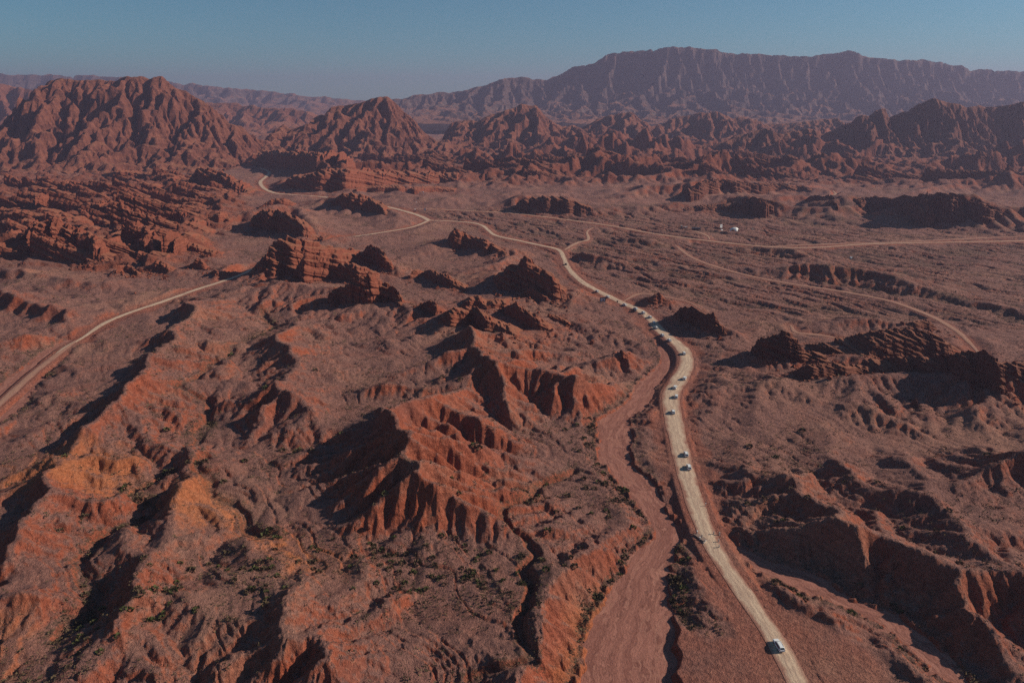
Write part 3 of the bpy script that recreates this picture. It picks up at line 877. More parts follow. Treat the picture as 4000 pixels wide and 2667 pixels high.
# ------------------------------------------------------------------ rock outcrops: label, frame, skyline, foot line, depth, bed step, mound height
OUT = [
    ("castle-like red rock massif with ragged skyline beside the western road", 'Z2', [(225, 540), (240, 490), (290, 430), (385, 330), (440, 280), (460, 190), (520, 165), (590, 150), (690, 95), (800, 110), (900, 140), (1000, 150), (1100, 160), (1200, 190), (1300, 240), (1390, 245), (1560, 260), (1620, 300)], [(220, 560), (600, 600), (1000, 560), (1400, 470), (1620, 420)], 55, 6),
    ("layered rock shoulder in front of the castle-like massif", 'Z2', [(780, 560), (900, 400), (960, 340), (1160, 285), (1200, 300), (1250, 330), (1390, 290), (1480, 380), (1580, 480), (1650, 540)], [(700, 650), (1000, 690), (1300, 640), (1660, 600)], 26, 4),
    ("sharp rock fin with red cliff, right end of the castle-like massif", 'Z2', [(1600, 340), (1720, 270), (1830, 180), (1900, 210), (2000, 280), (2090, 380), (2130, 500)], [(1560, 400), (1900, 450), (2050, 540), (2140, 550)], 22, 4),
    ("stepped slab of tilted beds above the smooth cliff", 'Z2', [(1270, 500), (1320, 440), (1450, 430), (1600, 430), (1750, 480), (1900, 560), (1960, 630)], [(1250, 600), (1500, 660), (1700, 690), (1960, 650)], 26, 4),
    ("smooth dark red cliff with one straight wall facing the viewer", 'Z2', [(1275, 840), (1310, 770), (1400, 740), (1500, 740), (1570, 660), (1690, 600), (1740, 560), (1860, 565), (1960, 640), (2080, 720), (2160, 760), (2220, 830), (2260, 930)], [(1270, 960), (1500, 965), (1750, 975), (1950, 950), (2100, 970), (2270, 1000)], 16, 3),
    ("lone square rock block perched behind the castle-like massif", 'Z2', [(1150, 105), (1160, 65), (1220, 70), (1228, 115)], [(1145, 150), (1230, 146)], 8, 0),
    ("two rounded rock humps with a slab sloping right, behind the smooth cliff", 'Z3', [(0, 400), (10, 360), (90, 345), (140, 370), (165, 410), (180, 375), (230, 345), (300, 350), (370, 400), (480, 400), (560, 460), (660, 520), (740, 575), (750, 610)], [(-10, 470), (150, 440), (320, 500), (450, 560), (600, 600), (750, 630)], 24, 3),
    ("small pointed rock with one lit red flank left of the tilted slab", 'Z3', [(105, 840), (130, 790), (220, 760), (280, 735), (330, 770), (400, 840), (480, 895)], [(105, 870), (200, 890), (330, 960), (490, 910)], 11, 2),
    ("tall layered rock castle with a peak, nearest the dark car on the road", 'Z3', [(1095, 455), (1180, 390), (1280, 310), (1420, 270), (1470, 220), (1530, 190), (1590, 200), (1640, 260), (1700, 300), (1800, 370), (1880, 390), (1910, 440), (1970, 480), (1990, 560), (2060, 610), (2115, 680)], [(1090, 480), (1150, 630), (1400, 625), (1600, 650), (1820, 700), (1920, 740), (2120, 750)], 45, 4),
    ("low wedge of rock at the foot of the layered rock castle", 'Z3', [(1400, 680), (1480, 640), (1600, 570), (1700, 640), (1810, 700), (1850, 760)], [(1390, 700), (1620, 735), (1860, 770)], 12, 2),
    ("rounded dark rock hump behind the big tilted slab", 'Z3', [(655, 840), (690, 770), (760, 715), (870, 695), (920, 690), (960, 740), (1010, 790), (1090, 760), (1170, 740), (1260, 750), (1300, 780), (1410, 775)], [(650, 850), (1000, 855), (1250, 855), (1410, 790)], 28, 3),
    ("big tilted slab of red rock with a dark hollowed cliff", 'Z3', [(375, 970), (430, 920), (560, 860), (660, 850), (830, 820), (920, 870), (1050, 960), (1200, 1040), (1380, 1150), (1500, 1230), (1600, 1325)], [(370, 1060), (560, 1115), (820, 1090), (960, 1160), (1100, 1180), (1300, 1230), (1450, 1270), (1610, 1335)], 30, 3),
    ("second tilted slab, with a split cliff, right of the big slab", 'Z3', [(1205, 895), (1280, 830), (1400, 780), (1500, 850), (1650, 940), (1750, 1010), (1850, 1090), (1910, 1150)], [(1200, 915), (1400, 1025), (1560, 1105), (1700, 1145), (1920, 1190)], 26, 3),
    ("low dark overhanging ledge right of the split slab", 'Z3', [(1845, 955), (1900, 945), (1960, 960), (2060, 1010), (2155, 1070)], [(1850, 985), (2000, 1050), (2160, 1092)], 12, 1),
    ("isolated block and slab outcrop inside the bend of the road", 'R1', [(2050, 1105), (2065, 1070), (2085, 1050), (2130, 1065), (2160, 1085), (2230, 1100), (2280, 1130), (2340, 1165)], [(2045, 1117), (2150, 1130), (2250, 1160), (2345, 1176)], 34, 5),
    ("layered outcrop just left of the tall mast", 'R1', [(1505, 925), (1560, 890), (1600, 885), (1650, 895), (1690, 905), (1740, 930), (1785, 980)], [(1495, 938), (1640, 962), (1790, 990)], 60, 4),
    ("broken layered outcrop above the western road", 'R1', [(1132, 1030), (1150, 990), (1200, 965), (1250, 960), (1330, 985), (1370, 1010), (1420, 1060), (1475, 1100)], [(1128, 1040), (1250, 1062), (1380, 1085), (1480, 1112)], 50, 5),
    ("small crag behind the broken layered outcrop", 'R1', [(1180, 950), (1240, 915), (1300, 910), (1340, 935)], [(1175, 962), (1340, 955)], 40, 2),
    ("largest dark rock face among the layered fins on the left", 'Z1', [(105, 630), (140, 550), (200, 470), (260, 430), (300, 380), (350, 390), (400, 360), (440, 390), (520, 380), (600, 420), (680, 450), (750, 520)], [(100, 645), (300, 690), (470, 650), (560, 650), (760, 670)], 45, 5),
    ("stepped rock fin right of the largest dark face", 'Z1', [(590, 590), (640, 530), (700, 490), (800, 490), (870, 560), (900, 650), (1010, 740)], [(580, 650), (780, 690), (890, 750), (1020, 765)], 35, 4),
    ("dark block with a square top and a tail of beds, high on the left", 'Z1', [(280, 270), (283, 140), (350, 135), (370, 115), (410, 130), (430, 190), (500, 220), (620, 230), (720, 260), (830, 305)], [(255, 310), (420, 260), (560, 295), (700, 315), (840, 325)], 50, 6),
    ("thin dark pillar with a long sloping fin behind it", 'Z1', [(855, 275), (865, 205), (900, 200), (1000, 250), (1060, 290), (1120, 330), (1245, 390)], [(850, 295), (1000, 350), (1130, 395), (1250, 402)], 50, 4),
    ("hooked crag with a pale sandy saddle in the middle left", 'Z1', [(1555, 335), (1580, 295), (1620, 265), (1660, 285), (1730, 320), (1760, 365), (1855, 405)], [(1550, 355), (1680, 400), (1860, 425)], 40, 4),
    ("slanting stack of thin beds right of the hooked crag", 'Z1', [(1890, 345), (1940, 325), (1990, 300), (2040, 310), (2100, 370), (2115, 390)], [(1885, 360), (2000, 395), (2120, 400)], 40, 3),
    ("tall dark buttress above the scrubby hollow on the left", 'Z1', [(1265, 640), (1290, 520), (1340, 445), (1390, 520), (1410, 620), (1425, 700)], [(1260, 665), (1350, 710), (1430, 718)], 45, 5),
    ("second dark buttress, right of the scrubby hollow", 'Z1', [(1440, 670), (1470, 590), (1490, 500), (1520, 470), (1560, 500), (1640, 580), (1680, 650)], [(1435, 695), (1560, 690), (1690, 665)], 45, 4),
    ("long slab with a straight undercut front above the western road", 'Z1', [(1670, 600), (1700, 585), (1760, 590), (1860, 640), (1950, 660), (1995, 692)], [(1665, 615), (1850, 690), (1960, 716), (2000, 700)], 26, 2),
    ("jagged dark fin rising alone from the pale slope on the left", 'Z1', [(1055, 845), (1070, 790), (1130, 780), (1160, 800), (1170, 780), (1220, 820), (1275, 870)], [(1050, 862), (1160, 855), (1280, 888)], 9, 1),
    ("cluster of slanting rock teeth right of the jagged fin", 'Z1', [(1360, 790), (1400, 755), (1430, 740), (1500, 770), (1580, 862)], [(1355, 830), (1450, 855), (1590, 876)], 22, 2),
    ("small split crag near the edge of the western road", 'Z1', [(1715, 795), (1780, 750), (1800, 715), (1860, 760), (1885, 815)], [(1710, 812), (1800, 822), (1890, 838)], 14, 1),
    ("smallest dark rock standing beside the western road", 'Z1', [(1925, 855), (1970, 825), (2020, 885)], [(1920, 866), (2025, 894)], 9, 1),
    ("dark square-sided cliff at the far left of the fins", 'Z1', [(112, 430), (120, 390), (200, 355), (280, 360), (310, 415)], [(108, 445), (250, 455), (318, 440)], 40, 4),
    ("small ribbed outcrop at the left edge of the picture", 'Z1', [(15, 525), (40, 470), (70, 460), (110, 490), (155, 525)], [(10, 545), (160, 538)], 26, 2),
    ("low knob of rock between the dark pillar and the buttresses", 'Z1', [(995, 482), (1030, 440), (1100, 450), (1150, 400), (1190, 390), (1245, 410), (1260, 480)], [(990, 500), (1120, 510), (1265, 500)], 40, 3),
    ("narrow slanting fin under the low knob of rock", 'Z1', [(1035, 575), (1080, 565), (1130, 600), (1210, 645)], [(1030, 592), (1215, 660)], 24, 2),
    ("ribbed rock band below the left mountain", 'R1', [(460, 795), (540, 780), (640, 790), (740, 805), (830, 830), (880, 860)], [(455, 810), (640, 815), (890, 872)], 60, 4),
    ("fan of red beds at the right foot of the left mountain", 'R1', [(860, 815), (900, 770), (960, 775), (1030, 800), (1090, 840), (1150, 880)], [(855, 850), (1000, 870), (1160, 892)], 60, 4),
    ("thin beds running along the slope above the dark square block", 'R1', [(250, 850), (280, 825), (330, 840), (420, 850), (480, 880), (560, 905)], [(245, 865), (420, 875), (570, 915)], 60, 3),
    ("dark rock block with a vertical crack on the right, by the scrubby gully", 'Z4', [(130, 440), (150, 370), (240, 345), (260, 330), (350, 312), (410, 320), (460, 350), (490, 390), (480, 440), (560, 470), (700, 500), (745, 545)], [(95, 530), (300, 545), (600, 560), (765, 565)], 16, 3),
    ("tilted rock behind the cracked block", 'Z4', [(570, 455), (620, 420), (700, 405), (780, 430), (850, 470), (985, 505)], [(555, 472), (800, 512), (1005, 528)], 16, 2),
    ("broad flat-topped dark mesa on the right", 'Z4', [(1020, 535), (1060, 480), (1090, 400), (1120, 350), (1190, 320), (1300, 310), (1390, 300), (1500, 300), (1600, 310), (1700, 330), (1760, 370), (1800, 400), (1860, 470)], [(1015, 540), (1200, 545), (1500, 530), (1700, 540), (1870, 490)], 45, 4),
    ("dark knob standing on top of the broad mesa", 'Z4', [(1380, 275), (1450, 235), (1560, 212), (1600, 230), (1640, 275)], [(1375, 296), (1645, 300)], 16, 0),
    ("long low dark wall left of the great wall", 'Z4', [(490, 690), (540, 600), (640, 580), (800, 575), (900, 590), (1000, 600), (1115, 615)], [(480, 720), (700, 700), (1120, 660)], 16, 3),
    ("great dark wall with a cleft tower at its right end", 'Z4', [(1108, 640), (1115, 580), (1340, 575), (1370, 545), (1500, 520), (1600, 530), (1700, 550), (1780, 540), (1830, 500), (1890, 485), (2000, 480), (2080, 485), (2100, 530), (2115, 495), (2150, 520), (2190, 560), (2210, 650)], [(1105, 655), (1400, 670), (1700, 700), (1900, 730), (2040, 790), (2110, 830), (2225, 850)], 26, 4),
    ("dark rock wall at the right edge behind the cleft tower", 'Z4', [(2170, 600), (2250, 575), (2352, 580), (2500, 590), (2700, 610)], [(2165, 700), (2352, 740), (2700, 780)], 24, 3),
    ("dark ridge of layered rock beside the front half of the convoy", 'R5', [(75, 565), (105, 505), (180, 495), (220, 520), (260, 540), (330, 540), (355, 590), (410, 660)], [(55, 595), (250, 640), (420, 690)], 18, 3),
    ("small pyramid peak above the bend of the convoy road", 'C4', [(1560, 410), (1700, 330), (1800, 240), (1900, 220), (1960, 280), (2050, 370), (2140, 490)], [(1500, 500), (1800, 540), (2150, 530)], 14, 3),
    ("small dark cap of rock on the round mound left of the riverbed", 'R4', [(1978, 885), (1990, 860), (2060, 850), (2080, 890)], [(1975, 897), (2085, 903)], 6, 0),
    ("thin pale rock pillar on the dark slope under the great wall", 'R5', [(1618, 1135), (1640, 1090), (1660, 1140)], [(1612, 1165), (1666, 1167)], 4, 0),
    ("small dark crag on the ridge right of the western road", 'R3', [(1262, 545), (1285, 518), (1310, 528), (1325, 555)], [(1258, 558), (1328, 562)], 6, 0),
    ("low dark ridge of rock beyond the mast, cut into gullies", 'R2', [(20, 935), (60, 910), (160, 900), (230, 905), (280, 920), (370, 945), (385, 972)], [(0, 972), (180, 978), (390, 985)], 60, 4),
    ("long dark flat-topped butte far out on the plain", 'R2', [(820, 868), (860, 850), (900, 825), (960, 822), (1060, 832), (1100, 840), (1180, 842), (1300, 850), (1390, 864)], [(815, 882), (1000, 884), (1395, 874)], 60, 4),
    ("low dark ridge on the plain above the white tent", 'R2', [(800, 960), (900, 945), (1000, 940), (1100, 915), (1140, 908), (1210, 940)], [(795, 970), (1100, 968), (1215, 964)], 55, 4),
    ("long low cliff band on the plain at the right", 'R2', [(1340, 922), (1400, 912), (1480, 930), (1560, 920), (1660, 908), (1780, 910), (1850, 905), (1905, 905)], [(1335, 932), (1550, 958), (1700, 968), (1910, 982)], 60, 4),
    ("highest layered hill on the plain at the right edge", 'R2', [(1860, 950), (1950, 895), (2030, 888), (2100, 900), (2150, 925), (2230, 940), (2310, 975)], [(1855, 990), (2050, 1012), (2200, 1002), (2325, 1002)], 80, 6),
    ("thin dark rock band at the foot of the middle mountain", 'R1', [(1600, 872), (1650, 860), (1750, 850), (1900, 860), (2000, 855), (2090, 868)], [(1595, 882), (2095, 882)], 60, 3),
    ("wide stack of layered cliffs right of the road gap", 'R1', [(1285, 840), (1330, 805), (1400, 800), (1480, 775), (1600, 770), (1750, 780), (1900, 790), (2100, 795)], [(1280, 862), (1500, 882), (1800, 850), (2105, 830)], 110, 6),
    ("dark bluff closing the road gap under the middle mountain", 'R1', [(1110, 740), (1150, 700), (1220, 690), (1250, 690), (1300, 700), (1340, 690), (1420, 700), (1500, 700), (1560, 720), (1600, 755)], [(1105, 765), (1200, 765), (1350, 785), (1605, 785)], 130, 4),
]
HEIGHT_GUESS = 4.0
out_geo = []
for (label, fr, top, foot, depth, mound) in OUT:
    S = [src(fr, x, y) for x, y in foot]
    G = [ground(fr, x, y, mound * 0.8) for x, y in foot]
    out_geo.append((S, G))

# ------------------------------------------------------------------ terrain on a polar grid round the viewpoint's ground position
r1 = [90.0]
while r1[-1] < 2600:
    r1.append(r1[-1] * (1.0033 if r1[-1] > 150 else 1.006))
while r1[-1] < 16000:
    r1.append(r1[-1] * 1.03)
rr = np.array(r1)
half = math.radians(43)
th = np.concatenate([np.linspace(-math.pi, -math.radians(60), 24)[:-1], np.linspace(-math.radians(60), -half, 40)[:-1], np.linspace(-half, half, 900),
                     np.linspace(half, math.radians(60), 40)[1:], np.linspace(math.radians(60), math.pi, 24)[1:]])
NR, NT = len(rr), len(th)
RR, TT = np.meshgrid(rr.astype(F), th.astype(F), indexing='ij')
X = (RR * np.sin(TT)).astype(F)
Y = (RR * np.cos(TT)).astype(F)
CELL = RR * F(0.0024)


def grad_polar(Hh):
    dr = np.gradient(Hh, rr, axis=0)
    dt = np.gradient(Hh, th, axis=1) / RR
    s, c = np.sin(TT), np.cos(TT)
    return (dr * s + dt * c).astype(F), (dr * c - dt * s).astype(F)


front = (RR < 3200) & (np.abs(TT) < math.radians(62))
# meander of the ridge lines
WX = X + 5.0 * perlin(X / 38, Y / 38, 3) + 2.0 * perlin(X / 14, Y / 14, 5)
WY = Y + 5.0 * perlin(X / 38, Y / 38, 4) + 2.0 * perlin(X / 14, Y / 14, 6)

Z_FIN = gpoly(('R1', -400, 792, 5), ('R1', 0, 785, 5), ('R1', 900, 795, 5), ('R1', 1130, 860, 5), ('R1', 1150, 930, 4), ('R1', 1080, 1010, 3), ('R1', 1000, 1080, 3), ('R3', 1450, 200, 3), ('R3', 800, 290, 3), ('R3', 300, 230, 3), ('R3', -500, 180, 3))
Z_BAD = gpoly(('R1', 1300, 775, 5), ('R1', 1500, 745, 5), ('R1', 2352, 715, 5), ('R2', 400, 690, 5), ('R2', 2352, 650, 5), ('R2', 3200, 640, 5), ('R2', 3200, 870, 5), ('R2', 2200, 860, 5), ('R2', 1500, 850, 5), ('R2', 700, 835, 5), ('R2', 0, 850, 5), ('R1', 1900, 835, 5), ('R1', 1400, 850, 5))
Z_LEFT = gpoly(('R3', -600, 240), ('R3', 800, 360), ('R3', 1600, 430), ('R3', 2250, 400), ('R4', 250, 500), ('R4', 900, 520), ('R4', 1250, 560), ('R4', 1700, 800), ('R4', 1900, 1180), ('R4', 1500, 1380), ('R7', 1100, 300), ('R7', 800, 650), ('R7', 300, 1050), ('R6', 2300, 1300), ('R6', 2200, 1900), ('R6', -900, 1900))
Z_RIGHT = gpoly(('R5', 420, 880), ('R5', 1200, 800), ('R5', 3200, 780), ('R8', 3200, 1500), ('R8', 2000, 1200), ('R8', 1000, 640), ('R8', 500, 430), ('R8', 480, 0))
Z_PLAIN = gpoly(('R2', -200, 960), ('R2', 3000, 930), ('R5', 3000, 700), ('R5', 1500, 560), ('R5', 700, 560), ('R5', 100, 420), ('R4', 1900, 330), ('R4', 1200, 60), ('R1', 1900, 960))
Z_OR = [gpoly(('R6', -100, 60), ('R6', 500, -20), ('R6', 1000, 20), ('R6', 950, 220), ('R6', 700, 330), ('R6', 300, 300), ('R6', -100, 300)),
        gpoly(('R6', 1080, 230), ('R6', 1400, 200), ('R6', 1650, 420), ('R6', 1640, 540), ('R6', 1300, 560), ('R6', 1080, 420)),
        gpoly(('R6', 1600, 560), ('R6', 1900, 560), ('R6', 2352, 720), ('R6', 2352, 960), ('R6', 1900, 820)),
        gpoly(('R6', -100, 1150), ('R6', 200, 1200), ('R6', 100, 1500), ('R6', -100, 1500)),
        gpoly(('R7', 1640, 1100), ('R7', 1960, 900), ('R7', 2080, 780), ('R7', 1980, 960), ('R7', 1720, 1330), ('R7', 1690, 1650), ('R7', 1560, 1650))]
m_fin = zone(X, Y, Z_FIN, 45)
m_bad = zone(X, Y, Z_BAD, 110)
m_left = zone(X, Y, Z_LEFT, 14)
m_right = zone(X, Y, Z_RIGHT, 14)
m_plain = zone(X, Y, Z_PLAIN, 30)
m_or = np.zeros_like(X)
for zz in Z_OR:
    m_or = np.maximum(m_or, zone(X + 6 * perlin(X / 9, Y / 9, 71), Y + 6 * perlin(X / 9, Y / 9, 72), zz, 7))

# gentle valley floor
H = 1.2 * fbm(X / 90, Y / 90, 11, 3)
H = H + m_left * (1.3 * ridged(WX / 52, WY / 52, 21, 2) - 1.0) + m_right * (1.3 * ridged(WX / 52, WY / 66, 23, 2) - 1.2)
# ridge crests
acc = np.zeros(X.shape, np.float64)
talus = np.zeros_like(X)
for P, wL, wR, kL, kR, fr_ in ridge_pts:
    w = max(wL, wR) + 16
    m = (X > P[:, 0].min() - w) & (X < P[:, 0].max() + w) & (Y > P[:, 1].min() - w) & (Y < P[:, 1].max() + w) & front
    if not m.any():
        continue
    d, h, sd = seg_dist(WX[m], WY[m], [tuple(p) for p in P])
    lf = sd > 0
    ww = np.where(lf, wL, wR)
    if fr_ in HS:
        d = np.maximum(0, d + (3.6 * perlin(X[m] / 15, Y[m] / 15, 501) + 1.6 * perlin(X[m] / 6, Y[m] / 6, 502)) * smooth(0.1, 0.5, d / ww))
    kk = np.where(lf, kL, kR)
    t = np.sqrt((d / ww) ** 2 + 0.0016) - 0.04
    c = h * np.clip(1 - t, 0, 1) ** kk
    acc[m] += np.clip(c, 0, None) ** 7
for (label, fr, top, foot, depth, mound), (S, G) in zip(OUT, out_geo):
    if mound <= 0:
        continue
    P = np.array(G)
    P[:, 1] += depth * 0.45
    P[:, 2] = mound
    w = depth * 0.75 + mound * 3.2
    m = (X > P[:, 0].min() - w) & (X < P[:, 0].max() + w) & (Y > P[:, 1].min() - w) & (Y < P[:, 1].max() + w) & front
    if not m.any():
        continue
    d, h, sd = seg_dist(WX[m], WY[m], [tuple(p) for p in P])
    t = np.clip((d - depth * 0.3) / (w - depth * 0.3), 0, 1)
    acc[m] += (h * (1 - t) ** 1.5) ** 7
    talus[m] = np.maximum(talus[m], 1 - np.clip((d - depth * 0.45) / (depth * 0.35 + 9), 0, 1))
H = H + (acc ** (1 / 7)).astype(F)


# tilted beds in the field of fins: steep to the left, dipping gently to the right
def saw(x, steep=0.16):
    f = x - np.floor(x)
    return np.where(f < steep, f / steep, 1 - (f - steep) / (1 - steep))


bx = WX + 0.25 * WY
def block(sx, sy, seed, lo, hi):
    n = fbm((WX + 0.5 * WY) / sx, (WY - 0.25 * WX) / sy, seed, 3)
    return smooth(lo, hi, n)


fin = 8 * saw(bx / 92 + 0.5 * fbm(X / 190, Y / 210, 41, 2), 0.07) * block(170, 40, 43, 0.0, 0.12)
fin += 5.0 * saw(bx / 43 + 0.5 * fbm(X / 90, Y / 110, 45, 2), 0.08) * block(84, 20, 47, -0.02, 0.10)
fin += 2.6 * saw(bx / 19 + 0.4 * fbm(X / 45, Y / 60, 46, 2), 0.1) * block(40, 10, 48, -0.08, 0.06)
m_mid = zone(X, Y, gpoly(('R1', 1350, 900, 2), ('R1', 1900, 870, 2), ('R2', 0, 880, 2), ('R2', 1500, 870, 2), ('R2', 3000, 860, 2), ('R2', 3000, 1040, 2), ('R2', 1500, 1020, 2), ('R2', 700, 985, 2), ('R2', 0, 975, 2), ('R1', 1950, 925, 2)), 60)
H = H + m_mid * 9 * (ridged(X / 190, Y / 85, 53, 4, 0.5) - 0.75)
# far belt of badlands
bad = (26 * ridged(X / 210, Y / 125, 51, 5, 0.55) - 12) * np.clip(0.75 + 1.3 * fbm(X / 520, Y / 300, 54, 2), 0.2, 1.6)
H = H + m_bad * bad * np.clip(0.4 + (RR - 1150) / 1400, 0.3, 1.15)
far = smooth(2000, 3200, RR)
H = H + far * (30 * ridged(X / 260, Y / 200, 59, 4) - 10)
H = H + 0.5 * fbm(X / 24, Y / 24, 15, 3) * (1 - 0.5 * m_plain)
Z_PAD = gpoly(('R8', 205, 1015), ('R8', 420, 1150), ('R8', 560, 1110), ('R8', 560, 880), ('R8', 830, 930), ('R8', 1080, 1000), ('R8', 1400, 1200), ('R8', 1560, 1420), ('R8', 1650, 1750), ('R8', 120, 1750), ('R8', 190, 1300))
m_pad = zone(X, Y, Z_PAD, 3.0)


# creeks, washes, roads cut into it: first as slopes the run-off then gullies, at the end only to keep the beds level
bare = np.zeros_like(X)
wet = np.zeros_like(X)


def near(P, w):
    return (X > P[:, 0].min() - w) & (X < P[:, 0].max() + w) & (Y > P[:, 1].min() - w) & (Y < P[:, 1].max() + w) & front


def carve(H, first):
    for cr, dep, wid in ((CREEK, 2.4, 1.0), (CREEK2, 1.6, 1.2), (CREEK3, 1.6, 1.4), (CREEK4, 1.6, 1.2)):
        if first:
            continue
        P = line(cr, 1.0, 6.0)
        m = near(P, 40)
        d, _, _ = seg_dist(WX[m], WY[m], [tuple(p) for p in P])
        H[m] = H[m] - dep * smooth(wid + 2.2, wid * 0.4, d) - 0.9 * smooth(14, 2, d)
        wet[m] = np.maximum(wet[m], 0.8 * smooth(8, 1, d))
    for (nm, lb, pts, ws, zb), P in zip(WASHES, wash_lines):
        m = near(P, 90)
        d, wv, _ = seg_dist(X[m] + 0.5 * (WX[m] - X[m]), Y[m] + 0.5 * (WY[m] - Y[m]), [tuple(p) for p in P])
        e = d - wv + 1.3 * perlin(X[m] / 5, Y[m] / 5, 33) + 2.2 * perlin(X[m] / 17, Y[m] / 17, 34)
        hm = H[m]
        sl = 1.25 if first else 1.7
        hm = np.minimum(hm, zb - 0.5 + np.clip(e, 0, None) * sl + 0.02 * np.clip(e - 3, 0, None) ** 1.5)
        if first:
            hm = np.where(e < 10, np.maximum(hm, np.where(e < 0, zb - 0.5, np.minimum(zb - 0.5 + e * 1.1, 0.4))), hm)
        else:
            wet[m] = np.maximum(wet[m], 0.85 * smooth(9, 2, e) * smooth(-1, 2, e))
            bare[m] = np.maximum(bare[m], smooth(3, -1, e))
        H[m] = hm
    for (nm, lb, pts, wd, apron, mt), P in zip(ROADS, road_lines):
        m = near(P, apron + wd + 40)
        d, _, _ = seg_dist(X[m], Y[m], [tuple(p) for p in P])
        e = np.clip(d - wd - 1.5, 0, None)
        e2 = np.clip(d - wd - apron * (0.55 + 0.4 * perlin(X[m] / 25, Y[m] / 25, 35)), 0, None)
        up = 1.0 if first else 1.6
        H[m] = np.clip(H[m], -e * 0.55 - 0.25, e2 * up - 0.25 + 0.03 * e)
        if not first:
            bare[m] = np.maximum(bare[m], smooth(3, -1, d - wd - apron * (0.75 + 0.5 * perlin(X[m] / 14, Y[m] / 14, 36))))
    return H


H = carve(H.astype(F), True)
Hm = H.copy()


def polar_sample(G, x, y):
    r = np.sqrt(x * x + y * y)
    t = np.arctan2(x, y)
    fi = np.interp(r, rr, np.arange(NR))
    fj = np.interp(t, th, np.arange(NT))
    i = np.clip(fi.astype(int), 0, NR - 2)
    j = np.clip(fj.astype(int), 0, NT - 2)
    a, b = fi - i, fj - j
    return G[i, j] * (1 - a) * (1 - b) + G[i + 1, j] * a * (1 - b) + G[i, j + 1] * (1 - a) * b + G[i + 1, j + 1] * a * b


drain = np.full(X.shape, 1.0, F)


def rain(x0, x1, y0, y1, dx, n_it, dt, kU, D, noise, extra, sm, lo, hi):
    """carve one rectangle of the ground with running water and lay it back into the ground"""
    gx_, gy_ = np.meshgrid(np.arange(x0, x1, dx), np.arange(y0, y1, dx))
    h0 = polar_sample(Hm, gx_, gy_)
    fixed = h0 < -0.6
    nz = noise * fbm(gx_ / (3.2 * dx), gy_ / (3.2 * dx), 777, 3) * (1 - 0.8 * polar_sample(m_plain, gx_, gy_))
    U = (np.clip(h0 + 0.6, 0.0, None) + polar_sample(extra, gx_, gy_)) * kU
    h, A = lem(h0 + np.where(fixed, 0, nz), U, fixed, dx, n_it, dt, 1.0, D)
    k = np.clip((blur(h0, sm) + 1.5) / (blur(h, sm) + 1.5), lo, hi)
    h = np.where(fixed, h0, (h + 1.5) * k - 1.5)
    e = 14 * dx
    wgt = smooth(0, e, np.minimum(np.minimum(X - x0, x1 - X), np.minimum(Y - y0, y1 - Y)))
    m = wgt > 0
    H[m] = H[m] * (1 - wgt[m]) + wgt[m] * bilin(h, x0, y0, dx, X[m], Y[m])
    drain[m] = np.maximum(drain[m], wgt[m] * bilin(np.log10(A), x0, y0, dx, X[m], Y[m]))


rain(-1700, 2300, 700, 2700, 5.5, 26, 0.16, 0.34, 2.5, 1.5, (m_bad * 6 + m_mid * 4).astype(F), 9, 0.6, 1.5)
rain(-470, 490, 112, 800, 1.55, 34, 0.11, 0.42, 0.75, 0.45, (m_left * np.clip(2.4 + 4.6 * fbm(X / 23, Y / 23, 301, 2), 0.2, 9) + m_right * np.clip(1.6 + 3.0 * fbm(X / 26, Y / 26, 302, 2), 0.2, 6)).astype(F), 12, 0.3, 1.0)
bad = 8 * (0.3 + 0.7 * saw(bx / 45 + 0.5 * fbm(X / 90, Y / 90, 55, 2), 0.1)) * block(70, 36, 57, 0.0, 0.12)
bad += 4 * (0.3 + 0.7 * saw(bx / 20 + 0.5 * fbm(X / 50, Y / 50, 58, 2), 0.1)) * block(34, 17, 56, 0.0, 0.12)
H = H + m_bad * bad * 0.8
H = H + m_fin * (fin + 5 * fbm(X / 120, Y / 120, 49, 3))
# shallow run-off channels across the plain
ax, ay = 0.63, -0.77
al, ac = WX * ax + WY * ay, -WX * ay + WY * ax
ch = 1 - np.abs(perlin(ac / 17 + 0.7 * fbm(X / 55, Y / 55, 62, 2), al / 150, 61))
ch2 = 1 - np.abs(perlin(ac / 7 + 0.9 * fbm(X / 30, Y / 30, 64, 2), al / 70, 63))
runoff = smooth(0.72, 0.98, ch)
runoff2 = smooth(0.75, 0.98, ch2)
low = np.clip(1.15 - H / 9, 0, 1)
H = H - (m_plain * (2.3 * runoff + 1.3 * runoff2) + (1 - m_plain) * 0.5 * runoff2) * low
H = H.astype(F)
gx0, gy0 = grad_polar(H)
sl0 = np.sqrt(gx0 * gx0 + gy0 * gy0)
cut = smooth(0.22, 0.55, sl0)
amp = np.where(front, 1, 0) * (1 - 0.72 * m_fin) * (1 - 0.45 * m_bad)
H = erode(X, Y, H, grad_polar, CELL, amp, [9.0, 4.2, 2.2], seed=91, k=0.05, s0=cut)
# ledges of the beds on steep ground
gx, gy = grad_polar(H)
SL = np.sqrt(gx * gx + gy * gy)
q = H + X * math.tan(DIP) * 0.55 + 2.5 * perlin(X / 40, Y / 40, 95)
led = np.abs((q / 3.2) % 1.0 - 0.5) * 2
H = H + (np.clip(m_fin + 0.6 * m_bad, 0, 1) * smooth(0.2, 0.55, SL) * (led - 0.5) * 1.8).astype(F)

H = (H * (1 - m_pad) + m_pad * (0.35 * fbm(X / 9, Y / 9, 88, 3) - 0.1 + 0.06 * H)).astype(F)
H = carve(H, False)
bare = np.maximum(bare, m_pad * 0.9)
H = np.where(front, H, 0.3 * Hm).astype(F)
H = np.where(RR < 110, np.minimum(H, 6), H).astype(F)
gx, gy = grad_polar(H)
SL = np.sqrt(gx * gx + gy * gy)


